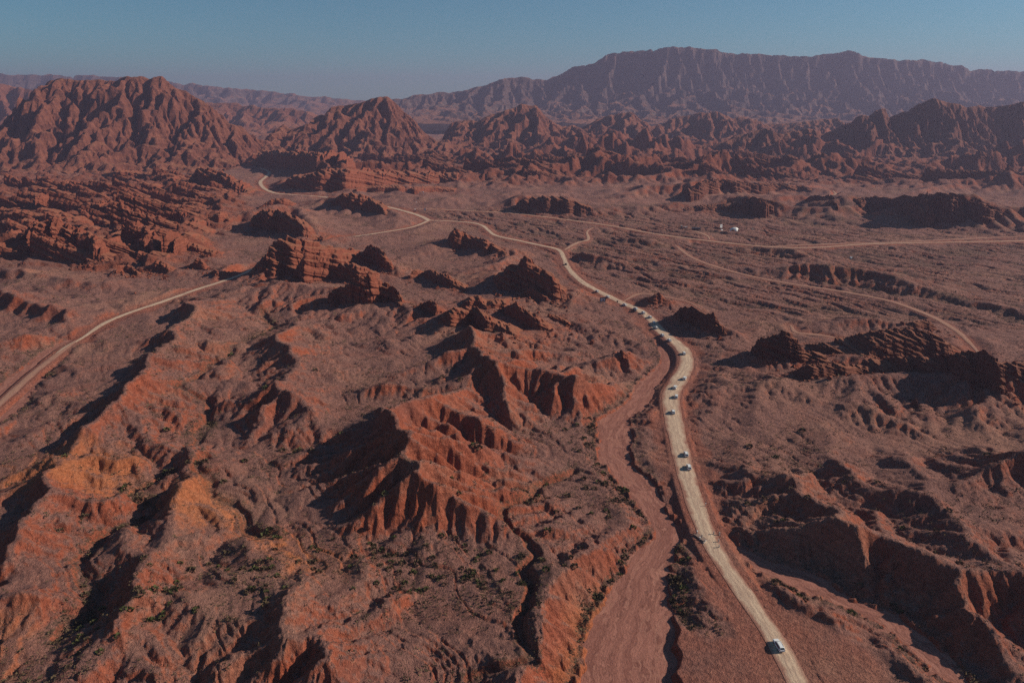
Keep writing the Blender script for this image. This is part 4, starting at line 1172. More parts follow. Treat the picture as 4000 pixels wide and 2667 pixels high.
def zs(x, y):
    """height of the ground mesh at world points"""
    x, y = np.asarray(x, float), np.asarray(y, float)
    r = np.sqrt(x * x + y * y)
    t = np.arctan2(x, y)
    fi = np.interp(r, rr, np.arange(NR))
    fj = np.interp(t, th, np.arange(NT))
    i = np.clip(fi.astype(int), 0, NR - 2)
    j = np.clip(fj.astype(int), 0, NT - 2)
    a, b = fi - i, fj - j
    return (H[i, j] * (1 - a) * (1 - b) + H[i + 1, j] * a * (1 - b) + H[i, j + 1] * (1 - a) * b + H[i + 1, j + 1] * a * b)


def pick(arr, x, y):
    r = np.sqrt(x * x + y * y)
    t = np.arctan2(x, y)
    i = np.clip(np.rint(np.interp(r, rr, np.arange(NR))).astype(int), 0, NR - 1)
    j = np.clip(np.rint(np.interp(t, th, np.arange(NT))).astype(int), 0, NT - 1)
    return arr[i, j]


# soil colour masks: red on bare slopes, orange patches, scrub where water gathers
redm = smooth(0.38, 0.85, SL) * 0.9 - 0.1 + 0.32 * m_fin + 0.16 * m_bad + 0.1 * far + 0.5 * bare + 0.12 * m_left + 0.45 * talus * (0.7 + 0.9 * perlin(X / 6, Y / 6, 96))
hollow = np.clip((fbm(X / 16, Y / 16, 83, 3) * 0.3 + 0.1), 0, 1)
chan = smooth(2.15, 3.1, drain) * (1 - smooth(3.9, 4.6, drain)) * (1 - smooth(0.35, 0.6, SL))
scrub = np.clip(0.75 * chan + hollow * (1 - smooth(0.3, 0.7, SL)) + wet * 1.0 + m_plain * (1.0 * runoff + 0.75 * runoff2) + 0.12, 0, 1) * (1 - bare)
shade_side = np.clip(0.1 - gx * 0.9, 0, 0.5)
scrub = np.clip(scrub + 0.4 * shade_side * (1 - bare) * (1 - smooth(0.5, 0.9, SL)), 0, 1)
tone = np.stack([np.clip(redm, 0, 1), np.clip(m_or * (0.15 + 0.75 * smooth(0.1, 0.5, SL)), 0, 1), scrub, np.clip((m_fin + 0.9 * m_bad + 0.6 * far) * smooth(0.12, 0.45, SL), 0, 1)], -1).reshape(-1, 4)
V = np.stack([X, Y, H], -1).reshape(-1, 3)
fc = grid_faces(NR, NT)[:, ::-1]
# close the middle, under the viewpoint
ring = np.arange(NT)
cidx = len(V)
V = np.vstack([V, [[0, 0, 0]]])
tone = np.vstack([tone, [[0, 0, 0, 0]]])
me = mesh_np("desert_ground", V, fc, M_GROUND, True, {'tone': tone})
g = link("ground", me)
tag(g, "red stony desert floor with scrub, gullied hills and low ridges", kind='structure')
cap = np.stack([np.full(NT - 1, 0), ring[:-1] + 1, ring[1:] + 1], 1)
capme = mesh_np("ground_below_viewpoint", np.vstack([[[0, 0, 0]], V[:NT]]), cap, M_GROUND, True, {'tone': np.zeros((NT + 1, 4), F)})
tag(link("ground", capme), "patch of stony desert floor under the viewpoint", kind='structure')


# ------------------------------------------------------------------ road and riverbed sheets
def strip(name, label, P, widths, mat, lift, cross=7, zfix=None, nominal=None):
    P = np.asarray(P)
    T = np.gradient(P[:, :2], axis=0)
    T /= np.linalg.norm(T, axis=1)[:, None] + 1e-9
    Nn = np.stack([-T[:, 1], T[:, 0]], 1)
    L = np.concatenate([[0], np.cumsum(np.linalg.norm(np.diff(P[:, :2], axis=0), axis=1))])
    u = np.linspace(-1, 1, cross)
    XY = P[:, None, :2] + Nn[:, None, :] * (u[None, :, None] * np.asarray(widths).reshape(-1, 1, 1))
    if zfix is None:
        Z = zs(XY[..., 0], XY[..., 1])
        zc = Z[:, cross // 2]
        k = np.ones(5) / 5
        zc = np.convolve(np.pad(zc, 2, mode='edge'), k, 'valid')
        Z = np.maximum(Z, zc[:, None] - 0.4) + lift - 0.12 * np.abs(u)[None, :] ** 3
    else:
        Z = np.full(XY.shape[:2], zfix) + 0.12 * fbm(XY[..., 0] / 9, XY[..., 1] / 9, 5, 2)
    Vv = np.concatenate([XY, Z[..., None]], -1).reshape(-1, 3)
    uv = np.stack([np.broadcast_to(u[None, :] * (np.asarray(widths).reshape(-1, 1) if nominal is None else nominal), XY.shape[:2]), np.broadcast_to(L[:, None], XY.shape[:2])], -1).reshape(-1, 2)
    me = mesh_np(name, Vv, grid_faces(len(P), cross), mat, True, uv=uv)
    return tag(link(name, me), label, kind='structure')


def pts_is_west(lb):
    return 'western' in lb or 'lower left' in lb


for k, ((nm, lb, pts, wd, apron, mt), P) in enumerate(zip(ROADS, road_lines)):
    lift = 0.22 + 0.03 * (k % 4)
    ends = np.minimum(np.arange(len(P)), 6) / 6 if mt is not M_ROAD else np.ones(len(P))
    tail = np.minimum(np.arange(len(P))[::-1], 22) / 22 if nm == 'dirt_track' or pts_is_west(lb) else np.ones(len(P))
    wob = 1 + 0.16 * perlin(np.arange(len(P)) / 5.0, np.full(len(P), k * 3.3), 66)
    ww = np.ones(len(P))
    if k == 0:        # the convoy road: narrow at the bottom, widest in the bends, narrow again far off
        ww = np.interp(P[:, 1], [120, 200, 260, 320, 380, 460, 620, 760, 1200], [0.72, 0.74, 0.80, 1.0, 1.10, 1.0, 0.80, 0.62, 0.6])
    strip(nm, lb, P, wd * (0.25 + 0.75 * np.minimum(ends, tail)) * wob * ww, mt, lift, nominal=4.5 if mt is M_ROAD else 2.6)
for (nm, lb, pts, ws, zb), P in zip(WASHES, wash_lines):
    strip(nm, lb, P, P[:, 2] + 4.5, M_BED, 0, 9, zfix=zb)


# ------------------------------------------------------------------ rock outcrops
def ledge(qv, seed):
    z0 = np.zeros_like(qv)
    return perlin(qv / 3.1, z0 + seed * 3.7, seed) + 0.6 * perlin(qv / 1.2, z0 + seed * 1.3, seed + 1)


def outcrop(idx, label, fr, top, foot, depth, mound):
    S, G = out_geo[idx]
    S = np.array(S)
    tp = np.array([src(fr, x, y) for x, y in top])
    us = np.linspace(tp[0, 0], tp[-1, 0], 400)
    vb = np.interp(us, S[:, 0], S[:, 1])
    vt = np.minimum(np.interp(us, tp[:, 0], tp[:, 1]), vb - 0.5)
    zb = np.full(400, mound * 0.8)
    for _ in range(4):
        dx, dy, dz = ray(us, vb)
        t = (zb - CAM_H) / np.minimum(dz, -0.004)
        gxx, gyy = dx * t, dy * t
        zb = 0.5 * zb + 0.5 * zs(gxx, gyy)
    off = depth * 0.34
    dx, dy, dz = ray(us, vt)
    zt = CAM_H + dz / dy * (gyy + off)
    zt = np.maximum(zt, zb + 0.5)
    mat = M_ROCK_DULL if fr in ('Z4', 'R5', 'R2') else M_ROCK
    rock_patch(idx, gxx, gyy, zb, zt, depth, off, mat, label, 'red sandstone outcrops in the valley')


def rock_patch(idx, gxx, gyy, zb, zt, depth, off, mat, label, group, fine=0.85):
    D = float(np.mean(np.hypot(gxx, gyy)))
    cell = max(0.45, D / 731 * fine)
    order = np.argsort(gxx)
    gxx, gyy, zb, zt = gxx[order], gyy[order], zb[order], zt[order]
    nx = int(np.clip((gxx[-1] - gxx[0]) / cell, 8, 420)) + 1
    xs = np.linspace(gxx[0] - 0.3 * cell, gxx[-1] + 0.3 * cell, nx)
    yb = np.interp(xs, gxx, gyy)
    kk = max(3, nx // 14) | 1
    yb = np.convolve(np.pad(yb, kk // 2, mode='edge'), np.ones(kk) / kk, 'valid')
    zbb, ztt = np.interp(xs, gxx, zb), np.interp(xs, gxx, zt)
    hh = np.maximum(ztt - zbb, 0.5)
    sd = idx * 3 + 100
    sc = float(np.clip(hh.mean() / 11, 0.5, 2.4))
    CF = 0.80
    ncl = int(np.clip(hh.max() * CF / (cell * 0.8), 6, 60))
    ntp = int(np.clip(depth * 1.1 / (cell * 1.3), 6, 80))
    fcl = np.linspace(0, 1, ncl)
    cw = min(0.16 * depth, 0.5 * float(hh.mean()))
    ttp = np.linspace(cw, depth * 1.12, ntp + 1)[1:]
    # rows: one below the soil, the cliff bottom to top, then the roof from front to back
    f = np.concatenate([[0], fcl, np.ones(ntp)])[:, None]
    t = np.concatenate([[0], fcl * cw, ttp])[:, None]
    XX, TT_ = np.meshgrid(xs, t[:, 0])
    XX, TT_ = XX.astype(F), TT_.astype(F)
    f2 = np.clip((TT_ - cw) / (off - cw + 1e-6), 0, 1)
    bk = np.clip((TT_ - off) / (depth - off), 0, 1)
    prof = f * CF + (1 - CF) * f2 * (f >= 1)
    prof = prof * (1 - bk ** 1.5)
    zz = zbb[None, :] + hh[None, :] * prof
    # the beds dip to the right; some stand proud, some are eaten back
    q0 = (zz + XX * math.tan(DIP) + 1.2 * perlin(XX / 22, TT_ / 22, sd + 6)).astype(F)
    bed = np.tanh(2.6 * perlin(q0 / (2.9 * sc), 0 * XX + sd * 1.7, sd + 2)) + 0.55 * np.tanh(3 * perlin(q0 / (1.15 * sc), 0 * XX + sd * 2.3, sd + 3))
    rid = (smooth(0.0, 0.12, prof) * smooth(1.0, 0.7, bk)).astype(F)
    front_ = np.clip(1 - TT_ / (cw * 2.2), 0, 1)
    but = 2.0 * sc * perlin(XX / (13 * sc), zz / 60, sd) + 0.9 * sc * perlin(XX / (5 * sc), zz / 25, sd + 1)
    crk = smooth(0.10, 0.0, np.abs(perlin(XX / (5.5 * sc), zz / 40, sd + 7)))
    dyv = (front_ * (but + crk * 1.4 * sc) - bed * 1.15 * sc * (0.35 + 0.65 * front_) * rid).astype(F)
    # stepped, saw-toothed skyline and roof
    lam = max(6.0, 11 * sc)
    st = saw((XX + 0.45 * TT_) / lam + 0.6 * perlin(XX / 40, TT_ / 40, sd + 4), 0.10) - 0.6
    st2 = saw((XX + 0.3 * TT_) / (lam * 0.43) + 0.6 * perlin(XX / 18, TT_ / 20, sd + 5), 0.12) - 0.6
    am = np.clip(hh * 0.13, 0.1, 3.4)[None, :]
    blk = np.tanh(2.5 * fbm(XX / (10 * sc), TT_ / (7 * sc), sd + 8, 3))
    zz = zz + (am * (1.0 * st + 0.5 * st2) + 0.55 * am * blk * (0.3 + bk)) * prof
    qz = zz + XX * math.tan(DIP) * 0.9
    zz = zz + rid * (f >= 1) * (smooth(0.35, 0.65, (qz / (2.6 * sc)) % 1) - ((qz / (2.6 * sc)) % 1)) * 2.0 * sc
    Yb = yb[None, :] + TT_ + dyv
    Xo = XX + 0.5 * sc * rid * (1 - front_) * np.tanh(3 * perlin(q0 / (2.2 * sc), 0 * XX + 5.5, sd + 9))
    gnd = zs(Xo, Yb)
    zz = np.where(prof < 0.02, np.minimum(zz, gnd - 0.4), zz)
    zz[0, :] = np.minimum(zz[0, :], gnd[0, :]) - 1.5
    zz[-1, :] = np.minimum(gnd[-1, :], zbb) - 2.5
    zz[:, [0, -1]] = np.minimum(zz[:, [0, -1]], gnd[:, [0, -1]] - 0.5)
    ny = zz.shape[0]
    Vv = np.stack([Xo, Yb, zz], -1).reshape(-1, 3)
    c = np.array([float(xs.mean()), float(yb.mean() + depth * 0.4), float(zbb.mean())])
    me = mesh_np("rock_outcrop", Vv - c, grid_faces(ny, nx), mat, False)
    o = link("rock_outcrop", me, None, c)
    tag(o, label, 'rock outcrop', group)


for i, (label, fr, top, foot, depth, mound) in enumerate(OUT):
    outcrop(i, label, fr, top, foot, depth, mound)


# slabs of the same tilted beds, broken off to the left, sloping down to the right
def fins(count, r0, r1_, a0, a1, mask, lmin, lmax, amin, amax, first, mat, label, group):
    nf = tries = 0
    taken = []
    while nf < count and tries < 5000:
        tries += 1
        r_ = r0 * (r1_ / r0) ** random.random()
        t_ = math.radians(random.uniform(a0, a1))
        x0_, y0_ = r_ * math.sin(t_), r_ * math.cos(t_)
        L_ = random.uniform(lmin, lmax) * (0.8 + r_ / 2500)
        x1_, y1_ = x0_ + L_, y0_ - random.uniform(-0.05, 0.22) * L_
        q_ = np.array([[x0_, y0_], [(x0_ + x1_) / 2, (y0_ + y1_) / 2], [x1_, y1_]])
        if pick(mask, q_[:, 0], q_[:, 1]).min() < 0.6 or pick(bare, q_[:, 0], q_[:, 1]).max() > 0.2:
            continue
        if any(abs(x0_ - a_) < 0.35 * L_ and abs(y0_ - b_) < 22 for a_, b_ in taken):
            continue
        taken.append((x0_, y0_))
        ss_ = np.linspace(0, 1, 120)
        gx_, gy_ = x0_ + L_ * ss_, y0_ + (y1_ - y0_) * ss_
        zb_ = zs(gx_, gy_)
        hgt = L_ * math.tan(math.radians(random.uniform(amin, amax)))
        pf = np.minimum(ss_ / 0.05, 1) * (1 - ss_) ** 0.9 + 0.05
        zt_ = zb_ * 0.5 + (zb_[0] * (1 - ss_) + zb_[-1] * ss_) * 0.5 + hgt * pf
        dp = random.uniform(12, 30)
        rock_patch(first + nf, gx_, gy_, zb_, np.maximum(zt_, zb_ + 0.4), dp, dp * 0.34, mat, label, group, 1.2)
        nf += 1


fins(105, 640, 1750, -41, -9, m_fin, 24, 85, 10, 19, 200, M_ROCK,
     "slanting red rock fin, one of many in the layered field on the left", 'rock fins in the layered field on the left')
fins(70, 1250, 2100, -12, 41, m_bad, 40, 110, 6, 14, 400, M_ROCK_DULL,
     "low dark layered ledge, one of many in the badlands belt under the mountains", 'layered ledges in the badlands belt')


# ------------------------------------------------------------------ mountains
def mountain(label, sky, Yc, front_d, back_d, base, cliff, cell, mat, seed, gl, k=0.2, spur=1.0, rough=1.0, wear=1.0, n_it=9):
    pts = []
    for fr, x, y in sky:
        sx, sy = src(fr, x, y)
        dx, dy, dz = ray(sx, sy)
        t = Yc / dy
        pts.append((float(dx * t), CAM_H + float(dz * t)))
    pts = np.array(pts)
    cell *= 1.42
    w = pts[-1, 0] - pts[0, 0]
    nx, ny = int(w / cell) + 1, int((front_d + back_d) / (cell * 1.2)) + 1
    xs = np.linspace(pts[0, 0], pts[-1, 0], nx)
    ys = np.linspace(Yc - front_d, Yc + back_d, ny)
    XX, YY = np.meshgrid(xs.astype(F), ys.astype(F))
    zt = np.interp(xs, pts[:, 0], pts[:, 1])
    zt = zt + rough * cell * 0.9 * fbm(xs / (cell * 6.5), xs * 0 + seed, seed, 4)
    zt = np.maximum(zt, base + 2)
    # crest line wanders, spurs come forward
    L = front_d
    wob = 0.10 * L * perlin(XX / (L * 0.5), 0 * XX + seed, seed + 1)
    sp = spur * (ridged(XX / (L * 0.42), YY / (L * 1.4), seed + 2, 4, 0.5) - 0.8)
    t = (YY - Yc + wob) / L
    tf = np.clip(-t, 0, 1)
    tf2 = np.clip(tf - 0.09 * sp * smooth(0.0, 0.25, tf) * (1 - tf), 0, 1)
    tb = np.clip(t * L / back_d, 0, 1)
    # steep upper wall, apron of foothills below
    a, hcl = cliff
    pf = np.where(tf2 < a, 1 - (1 - hcl) * (tf2 / a) ** 1.1, hcl * np.clip(1 - (tf2 - a) / (1 - a), 0, 1) ** 1.25)
    flute = perlin(XX / (L * 0.17), YY / (L * 1.2), seed + 5) + 0.5 * perlin(XX / (L * 0.07), YY / (L * 0.6), seed + 6)
    pf = np.clip(pf + 0.035 * flute * smooth(0.03, 0.15, tf) * (1 - tf), 0, 1)
    prof = np.where(t <= 0, pf, np.clip(1 - tb, 0, 1) ** 1.2)
    Hh = ((zt[None, :] - base) * prof).astype(F)
    low = smooth(0.02, 0.3, tf) * (1 - tf) ** 0.5
    Hh = Hh + (low * (zt[None, :] - base) * 0.17 * rough * (ridged(XX / (L * 0.22), YY / (L * 0.2), seed + 9, 5, 0.55) - 0.75)).astype(F)

    def grad(h):
        gy_, gx_ = np.gradient(h, ys, xs)
        return gx_.astype(F), gy_.astype(F)
    # running water on a coarser lattice, then fine rills
    cs = cell * 1.25
    lx, ly = np.arange(xs[0], xs[-1], cs), np.arange(ys[0], ys[-1], cs)
    fi = (ly - ys[0]) / (ys[1] - ys[0])
    fj = (lx - xs[0]) / (xs[1] - xs[0])
    h0 = Hh[np.clip(np.rint(fi).astype(int), 0, ny - 1)][:, np.clip(np.rint(fj).astype(int), 0, nx - 1)].astype(float)
    h0 = h0 + (h0 > 4) * (zt.max() - base) * 0.05 * (fbm(lx[None, :] / (L * 0.2) + 0 * ly[:, None], ly[:, None] / (L * 0.2) + 0 * lx[None, :], seed + 61, 5, 0.6))
    hl, _A = lem(h0 + cs * 0.25 * rng.standard_normal(h0.shape) + 3 * cs * 0.42 * fbm(lx[None, :] / (cs * 5) + 0 * ly[:, None], ly[:, None] / (cs * 7) + 0 * lx[None, :], seed + 51, 3) * (h0 > 2), np.clip(h0, 1, None) * 0.30, h0 < 0.5, cs, n_it, wear * cs / 6.0 * 0.16, 1.0, cs * 0.08)
    Hl = bilin(hl, lx[0], ly[0], cs, XX.astype(float), YY.astype(float))
    # keep the skyline where it was seen
    top = Hl.max(0)
    kt = (zt - base) / np.maximum(top, 3)
    ks = 2 * int(nx / 60) + 1
    kt = 0.75 * kt + 0.25 * np.convolve(np.pad(kt, ks // 2, mode='edge'), np.ones(ks) / ks, 'valid')
    Hh = (Hl * np.clip(kt, 0.3, 3)[None, :]).astype(F)
    Hh = erode(XX, YY, Hh, grad, F(cell), np.ones_like(XX) * smooth(0.02, 0.18, np.abs(t)), gl[1:], seed + 20, k * 0.4)
    q_ = Hh + XX * math.tan(math.radians(8)) + cell * 2 * perlin(XX / (cell * 20), YY / (cell * 20), seed + 33)
    hs = cell * 3.6
    Hh = Hh + (np.abs((q_ / hs) % 1 - 0.5) - 0.25) * hs * 0.46 * smooth(0.03, 0.3, tf)
    Z = base + Hh
    Z[0, :] = base - 40
    Z[-1, :] = base - 40
    Vv = np.stack([XX, YY, Z], -1).reshape(-1, 3)
    c = np.array([float(xs.mean()), Yc, base])
    me = mesh_np("mountain", Vv - c, grid_faces(ny, nx), mat, False)
    tag(link("mountain", me, None, c), label, 'mountain', kind='structure')


mountain("broad red mountain with a flat ragged top at the left", [('R1', -420, 560), ('R1', -260, 520), ('R1', -120, 600), ('R1', -40, 680), ('R1', 0, 640), ('R1', 52, 560), ('R1', 60, 500), ('R1', 95, 490), ('R1', 150, 425), ('R1', 170, 395), ('R1', 205, 400), ('R1', 215, 375), ('R1', 290, 360), ('R1', 370, 370), ('R1', 450, 368), ('R1', 520, 372), ('R1', 555, 358), ('R1', 640, 350), ('R1', 690, 365), ('R1', 710, 350), ('R1', 750, 355), ('R1', 775, 385), ('R1', 850, 425), ('R1', 930, 468), ('R1', 980, 492), ('R1', 1010, 535), ('R1', 1060, 565), ('R1', 1110, 580), ('R1', 1145, 615), ('R1', 1180, 655), ('R1', 1235, 720)],
         2180, 430, 420, 0, (0.42, 0.42), 2.9, M_MTN, 201, [85, 40, 19, 9], 0.06, 1.0)
mountain("red peak with a domed top right of the road gap", [('R1', 1225, 700), ('R1', 1250, 640), ('R1', 1275, 595), ('R1', 1300, 572), ('R1', 1345, 592), ('R1', 1380, 585), ('R1', 1420, 575), ('R1', 1440, 545), ('R1', 1470, 525), ('R1', 1490, 530), ('R1', 1525, 490), ('R1', 1590, 485), ('R1', 1650, 475), ('R1', 1680, 465), ('R1', 1710, 455), ('R1', 1750, 445), ('R1', 1790, 450), ('R1', 1810, 470), ('R1', 1850, 510), ('R1', 1890, 545), ('R1', 1930, 590), ('R1', 1960, 620), ('R1', 2010, 652), ('R1', 2060, 640), ('R1', 2110, 690), ('R1', 2160, 730)],
         2420, 400, 380, 0, (0.42, 0.45), 3.2, M_MTN, 221, [80, 38, 18, 9], 0.095, 1.0)
mountain("dark twin-horned red ridge behind the domed peak", [('R1', 2010, 700), ('R1', 2050, 605), ('R1', 2075, 562), ('R1', 2150, 552), ('R1', 2200, 557), ('R1', 2240, 532), ('R1', 2300, 517), ('R1', 2352, 500), ('R2', 40, 475), ('R2', 75, 490), ('R2', 110, 482), ('R2', 150, 530), ('R2', 190, 562), ('R2', 230, 582), ('R2', 290, 577), ('R2', 330, 600), ('R2', 420, 650)],
         2750, 420, 400, 0, (0.4, 0.45), 3.6, M_MTN, 241, [80, 38, 18], 0.11, 1.1)
mountain("low jagged ridge under the long far mountain", [('R2', 250, 640), ('R2', 330, 585), ('R2', 400, 545), ('R2', 450, 532), ('R2', 500, 522), ('R2', 550, 512), ('R2', 580, 542), ('R2', 630, 577), ('R2', 690, 575), ('R2', 730, 545), ('R2', 800, 532), ('R2', 870, 517), ('R2', 940, 516), ('R2', 1000, 542), ('R2', 1060, 537), ('R2', 1100, 547), ('R2', 1150, 572), ('R2', 1250, 570), ('R2', 1400, 550), ('R2', 1500, 545), ('R2', 1600, 600)],
         3000, 480, 400, 0, (0.4, 0.45), 4.0, M_MTN, 261, [80, 38, 18], 0.12, 1.2)
mountain("dark mesa with a pointed pinnacle at the right edge", [('R2', 850, 690), ('R2', 960, 655), ('R2', 1060, 622), ('R2', 1125, 602), ('R2', 1180, 592), ('R2', 1250, 622), ('R2', 1300, 602), ('R2', 1350, 607), ('R2', 1360, 590), ('R2', 1400, 597), ('R2', 1412, 620), ('R2', 1480, 605), ('R2', 1560, 592), ('R2', 1600, 537), ('R2', 1640, 532), ('R2', 1665, 542), ('R2', 1690, 500), ('R2', 1720, 500), ('R2', 1740, 542), ('R2', 1780, 527), ('R2', 1800, 512), ('R2', 1840, 515), ('R2', 1870, 475), ('R2', 1930, 455), ('R2', 1990, 470), ('R2', 2060, 480), ('R2', 2100, 495), ('R2', 2180, 485), ('R2', 2250, 495), ('R2', 2290, 480), ('R2', 2352, 470), ('R2', 2600, 455), ('R2', 2900, 500), ('R2', 3200, 560)],
         2250, 330, 500, 0, (0.34, 0.36), 3.2, M_ROCK_DULL, 281, [70, 34, 16, 8], 0.06, 0.7, 0.8)
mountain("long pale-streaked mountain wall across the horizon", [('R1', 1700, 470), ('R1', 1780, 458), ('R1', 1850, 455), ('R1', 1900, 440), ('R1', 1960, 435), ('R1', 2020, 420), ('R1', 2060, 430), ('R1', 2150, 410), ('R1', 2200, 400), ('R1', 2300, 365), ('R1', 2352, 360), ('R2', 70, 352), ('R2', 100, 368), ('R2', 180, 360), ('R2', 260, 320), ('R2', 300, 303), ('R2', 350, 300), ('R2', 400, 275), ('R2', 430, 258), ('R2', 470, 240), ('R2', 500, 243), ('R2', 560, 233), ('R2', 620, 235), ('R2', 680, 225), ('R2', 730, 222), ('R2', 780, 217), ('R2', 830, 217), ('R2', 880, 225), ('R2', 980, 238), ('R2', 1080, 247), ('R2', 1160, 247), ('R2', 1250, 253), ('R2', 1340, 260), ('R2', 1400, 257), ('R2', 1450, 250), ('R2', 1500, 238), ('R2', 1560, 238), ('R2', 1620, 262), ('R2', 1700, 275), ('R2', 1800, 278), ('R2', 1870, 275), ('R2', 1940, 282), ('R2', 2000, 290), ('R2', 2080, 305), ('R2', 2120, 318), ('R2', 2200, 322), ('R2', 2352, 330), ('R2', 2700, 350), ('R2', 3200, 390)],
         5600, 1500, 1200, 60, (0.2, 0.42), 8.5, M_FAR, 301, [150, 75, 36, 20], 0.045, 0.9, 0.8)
mountain("low hazy ridge seen through the road gap", [('R1', 900, 480), ('R1', 970, 470), ('R1', 1060, 477), ('R1', 1120, 488), ('R1', 1200, 492), ('R1', 1280, 498), ('R1', 1350, 503), ('R1', 1450, 525), ('R1', 1560, 560)],
         4200, 900, 800, 0, (0.2, 0.55), 8.0, M_MTN, 321, [120, 60, 30], 0.11, 0.9)
mountain("hazy ridge behind the left shoulder of the broad mountain", [('R1', -500, 400), ('R1', -200, 400), ('R1', 0, 393), ('R1', 60, 400), ('R1', 150, 412), ('R1', 300, 440), ('R1', 500, 470), ('R1', 700, 520)],
         4000, 900, 800, 0, (0.25, 0.5), 8.5, M_MTN, 341, [120, 60, 30], 0.11, 0.9)
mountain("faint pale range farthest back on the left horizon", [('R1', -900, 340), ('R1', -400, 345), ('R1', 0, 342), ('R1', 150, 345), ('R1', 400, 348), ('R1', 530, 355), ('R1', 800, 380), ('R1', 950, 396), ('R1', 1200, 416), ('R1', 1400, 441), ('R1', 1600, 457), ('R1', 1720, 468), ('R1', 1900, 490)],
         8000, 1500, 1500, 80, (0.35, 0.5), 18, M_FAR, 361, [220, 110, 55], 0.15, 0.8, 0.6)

# ------------------------------------------------------------------ haze: one closed box of even thin air
hz_m = bpy.data.materials.new("haze")
hz_m.use_nodes = True
hn = hz_m.node_tree
hn.nodes.clear()
ho = hn.nodes.new('ShaderNodeOutputMaterial')
hv = hn.nodes.new('ShaderNodeVolumePrincipled')
hv.inputs['Color'].default_value = (0.42, 0.41, 0.62, 1)
hv.inputs['Density'].default_value = HAZE_DENSITY
hv.inputs['Anisotropy'].default_value = 0.2
hn.links.new(hv.outputs[0], ho.inputs['Volume'])
bm = bmesh.new()
box(bm, (0, 0, 320), (34000, 34000, 820))
tag(bm_obj("haze", bm, hz_m), "thin mauve haze filling the valley air", kind='stuff')

# ------------------------------------------------------------------ desert shrubs
def shrub_mesh(n, seed, w=0.5, h=0.55):
    r = np.random.default_rng(seed)
    Vv, Ff = [], []
    for i in range(n):
        a = r.uniform(0, 2 * np.pi)
        e = np.arccos(r.uniform(0.05, 1))
        d = np.array([np.cos(a) * np.sin(e), np.sin(a) * np.sin(e), np.cos(e)])
        p = d * np.array([w, w, h]) * r.uniform(0.55, 1.0)
        t1 = np.cross(d, r.normal(size=3))
        t1 /= np.linalg.norm(t1) + 1e-9
        s = r.uniform(0.12, 0.26) * (w / 0.5)
        k = len(Vv)
        Vv += [p - t1 * s, p + t1 * s, p + d * s * 1.5]
        Ff.append((k, k + 1, k + 2))
    return np.array(Vv), np.array(Ff)


def scatter(nmax):
    r = 150 * (1150 / 150) ** rng.uniform(0, 1, nmax)
    t = rng.uniform(-math.radians(46), math.radians(46), nmax)
    x, y = r * np.sin(t), r * np.cos(t)
    d = pick(scrub, x, y)
    cl = fbm(x / 7, y / 7, 400, 2)
    big = np.clip(0.55 + 1.6 * fbm(x / 48, y / 48, 402, 3), 0.1, 1.7)
    keep = rng.uniform(0, 1, nmax) < big * np.clip((d * 1.2 - 0.14) * (0.7 + 1.2 * cl), 0.15, 0.8) * (pick(bare, x, y) < 0.3) * (pick(SL, x, y) < 0.75)
    keep &= ~((y < 1150) & (pick(m_fin, x, y) > 0.4) & (rng.uniform(0, 1, nmax) < 0.6))
    return x[keep], y[keep], r[keep]


sxx, syy, srr = scatter(420000)
size = np.clip(rng.lognormal(-0.42, 0.45, len(sxx)), 0.3, 2.4) * (0.85 + srr / 1500)
size = size * (1 + 0.35 * pick(wet, sxx, syy))
vis = size / srr * (np.abs(np.arctan2(sxx, syy)) < math.radians(36)) * (srr > 205)
order = np.argsort(-vis)
near_i, rest_i = order[:300], order[300:]
shr = []
for k in range(5):
    v, f = shrub_mesh(46, 500 + k)
    shr.append(mesh_np("desert_shrub", v, f, M_SHRUB if k < 3 else M_SHRUB_G))
for n, i in enumerate(near_i):
    o = link("desert_shrub", shr[n % 5], None, (sxx[i], syy[i], float(zs(sxx[i], syy[i])) - 0.05))
    o.scale = (size[i] * 1.1, size[i] * 1.1, size[i])
    o.rotation_euler = (0, 0, random.random() * 6.28)
    tag(o, "low dry desert shrub, one of the larger tufts on the stony ground", 'shrub', 'larger desert shrubs')
sx_, sy_, ss_ = sxx[rest_i], syy[rest_i], size[rest_i]
sz_ = zs(sx_, sy_)
variants = [shrub_mesh(7, 600 + k, 0.5, 0.55) for k in range(8)]
Vs, Fs = [], []
base_n = 0
which = rng.integers(0, 8, len(sx_))
rot = rng.uniform(0, 6.283, len(sx_))
for k in range(8):
    v, f = variants[k]
    m = which == k
    n = m.sum()
    c, s = np.cos(rot[m])[:, None], np.sin(rot[m])[:, None]
    vx = (v[None, :, 0] * c - v[None, :, 1] * s) * ss_[m][:, None] * 1.25 + sx_[m][:, None]
    vy = (v[None, :, 0] * s + v[None, :, 1] * c) * ss_[m][:, None] * 1.25 + sy_[m][:, None]
    vz = v[None, :, 2] * ss_[m][:, None] + sz_[m][:, None] - 0.03
    Vs.append(np.stack([vx, vy, vz], -1).reshape(-1, 3))
    Fs.append((f[None] + (np.arange(n) * len(v))[:, None, None]).reshape(-1, 3) + base_n)
    base_n += n * len(v)
tag(link("desert_scrub", mesh_np("desert_scrub", np.vstack(Vs), np.vstack(Fs), M_SHRUB)), "countless dark tufts of dry scrub dotting the desert floor", kind='stuff')
print("shrubs", len(sx_), "ground verts", len(V))


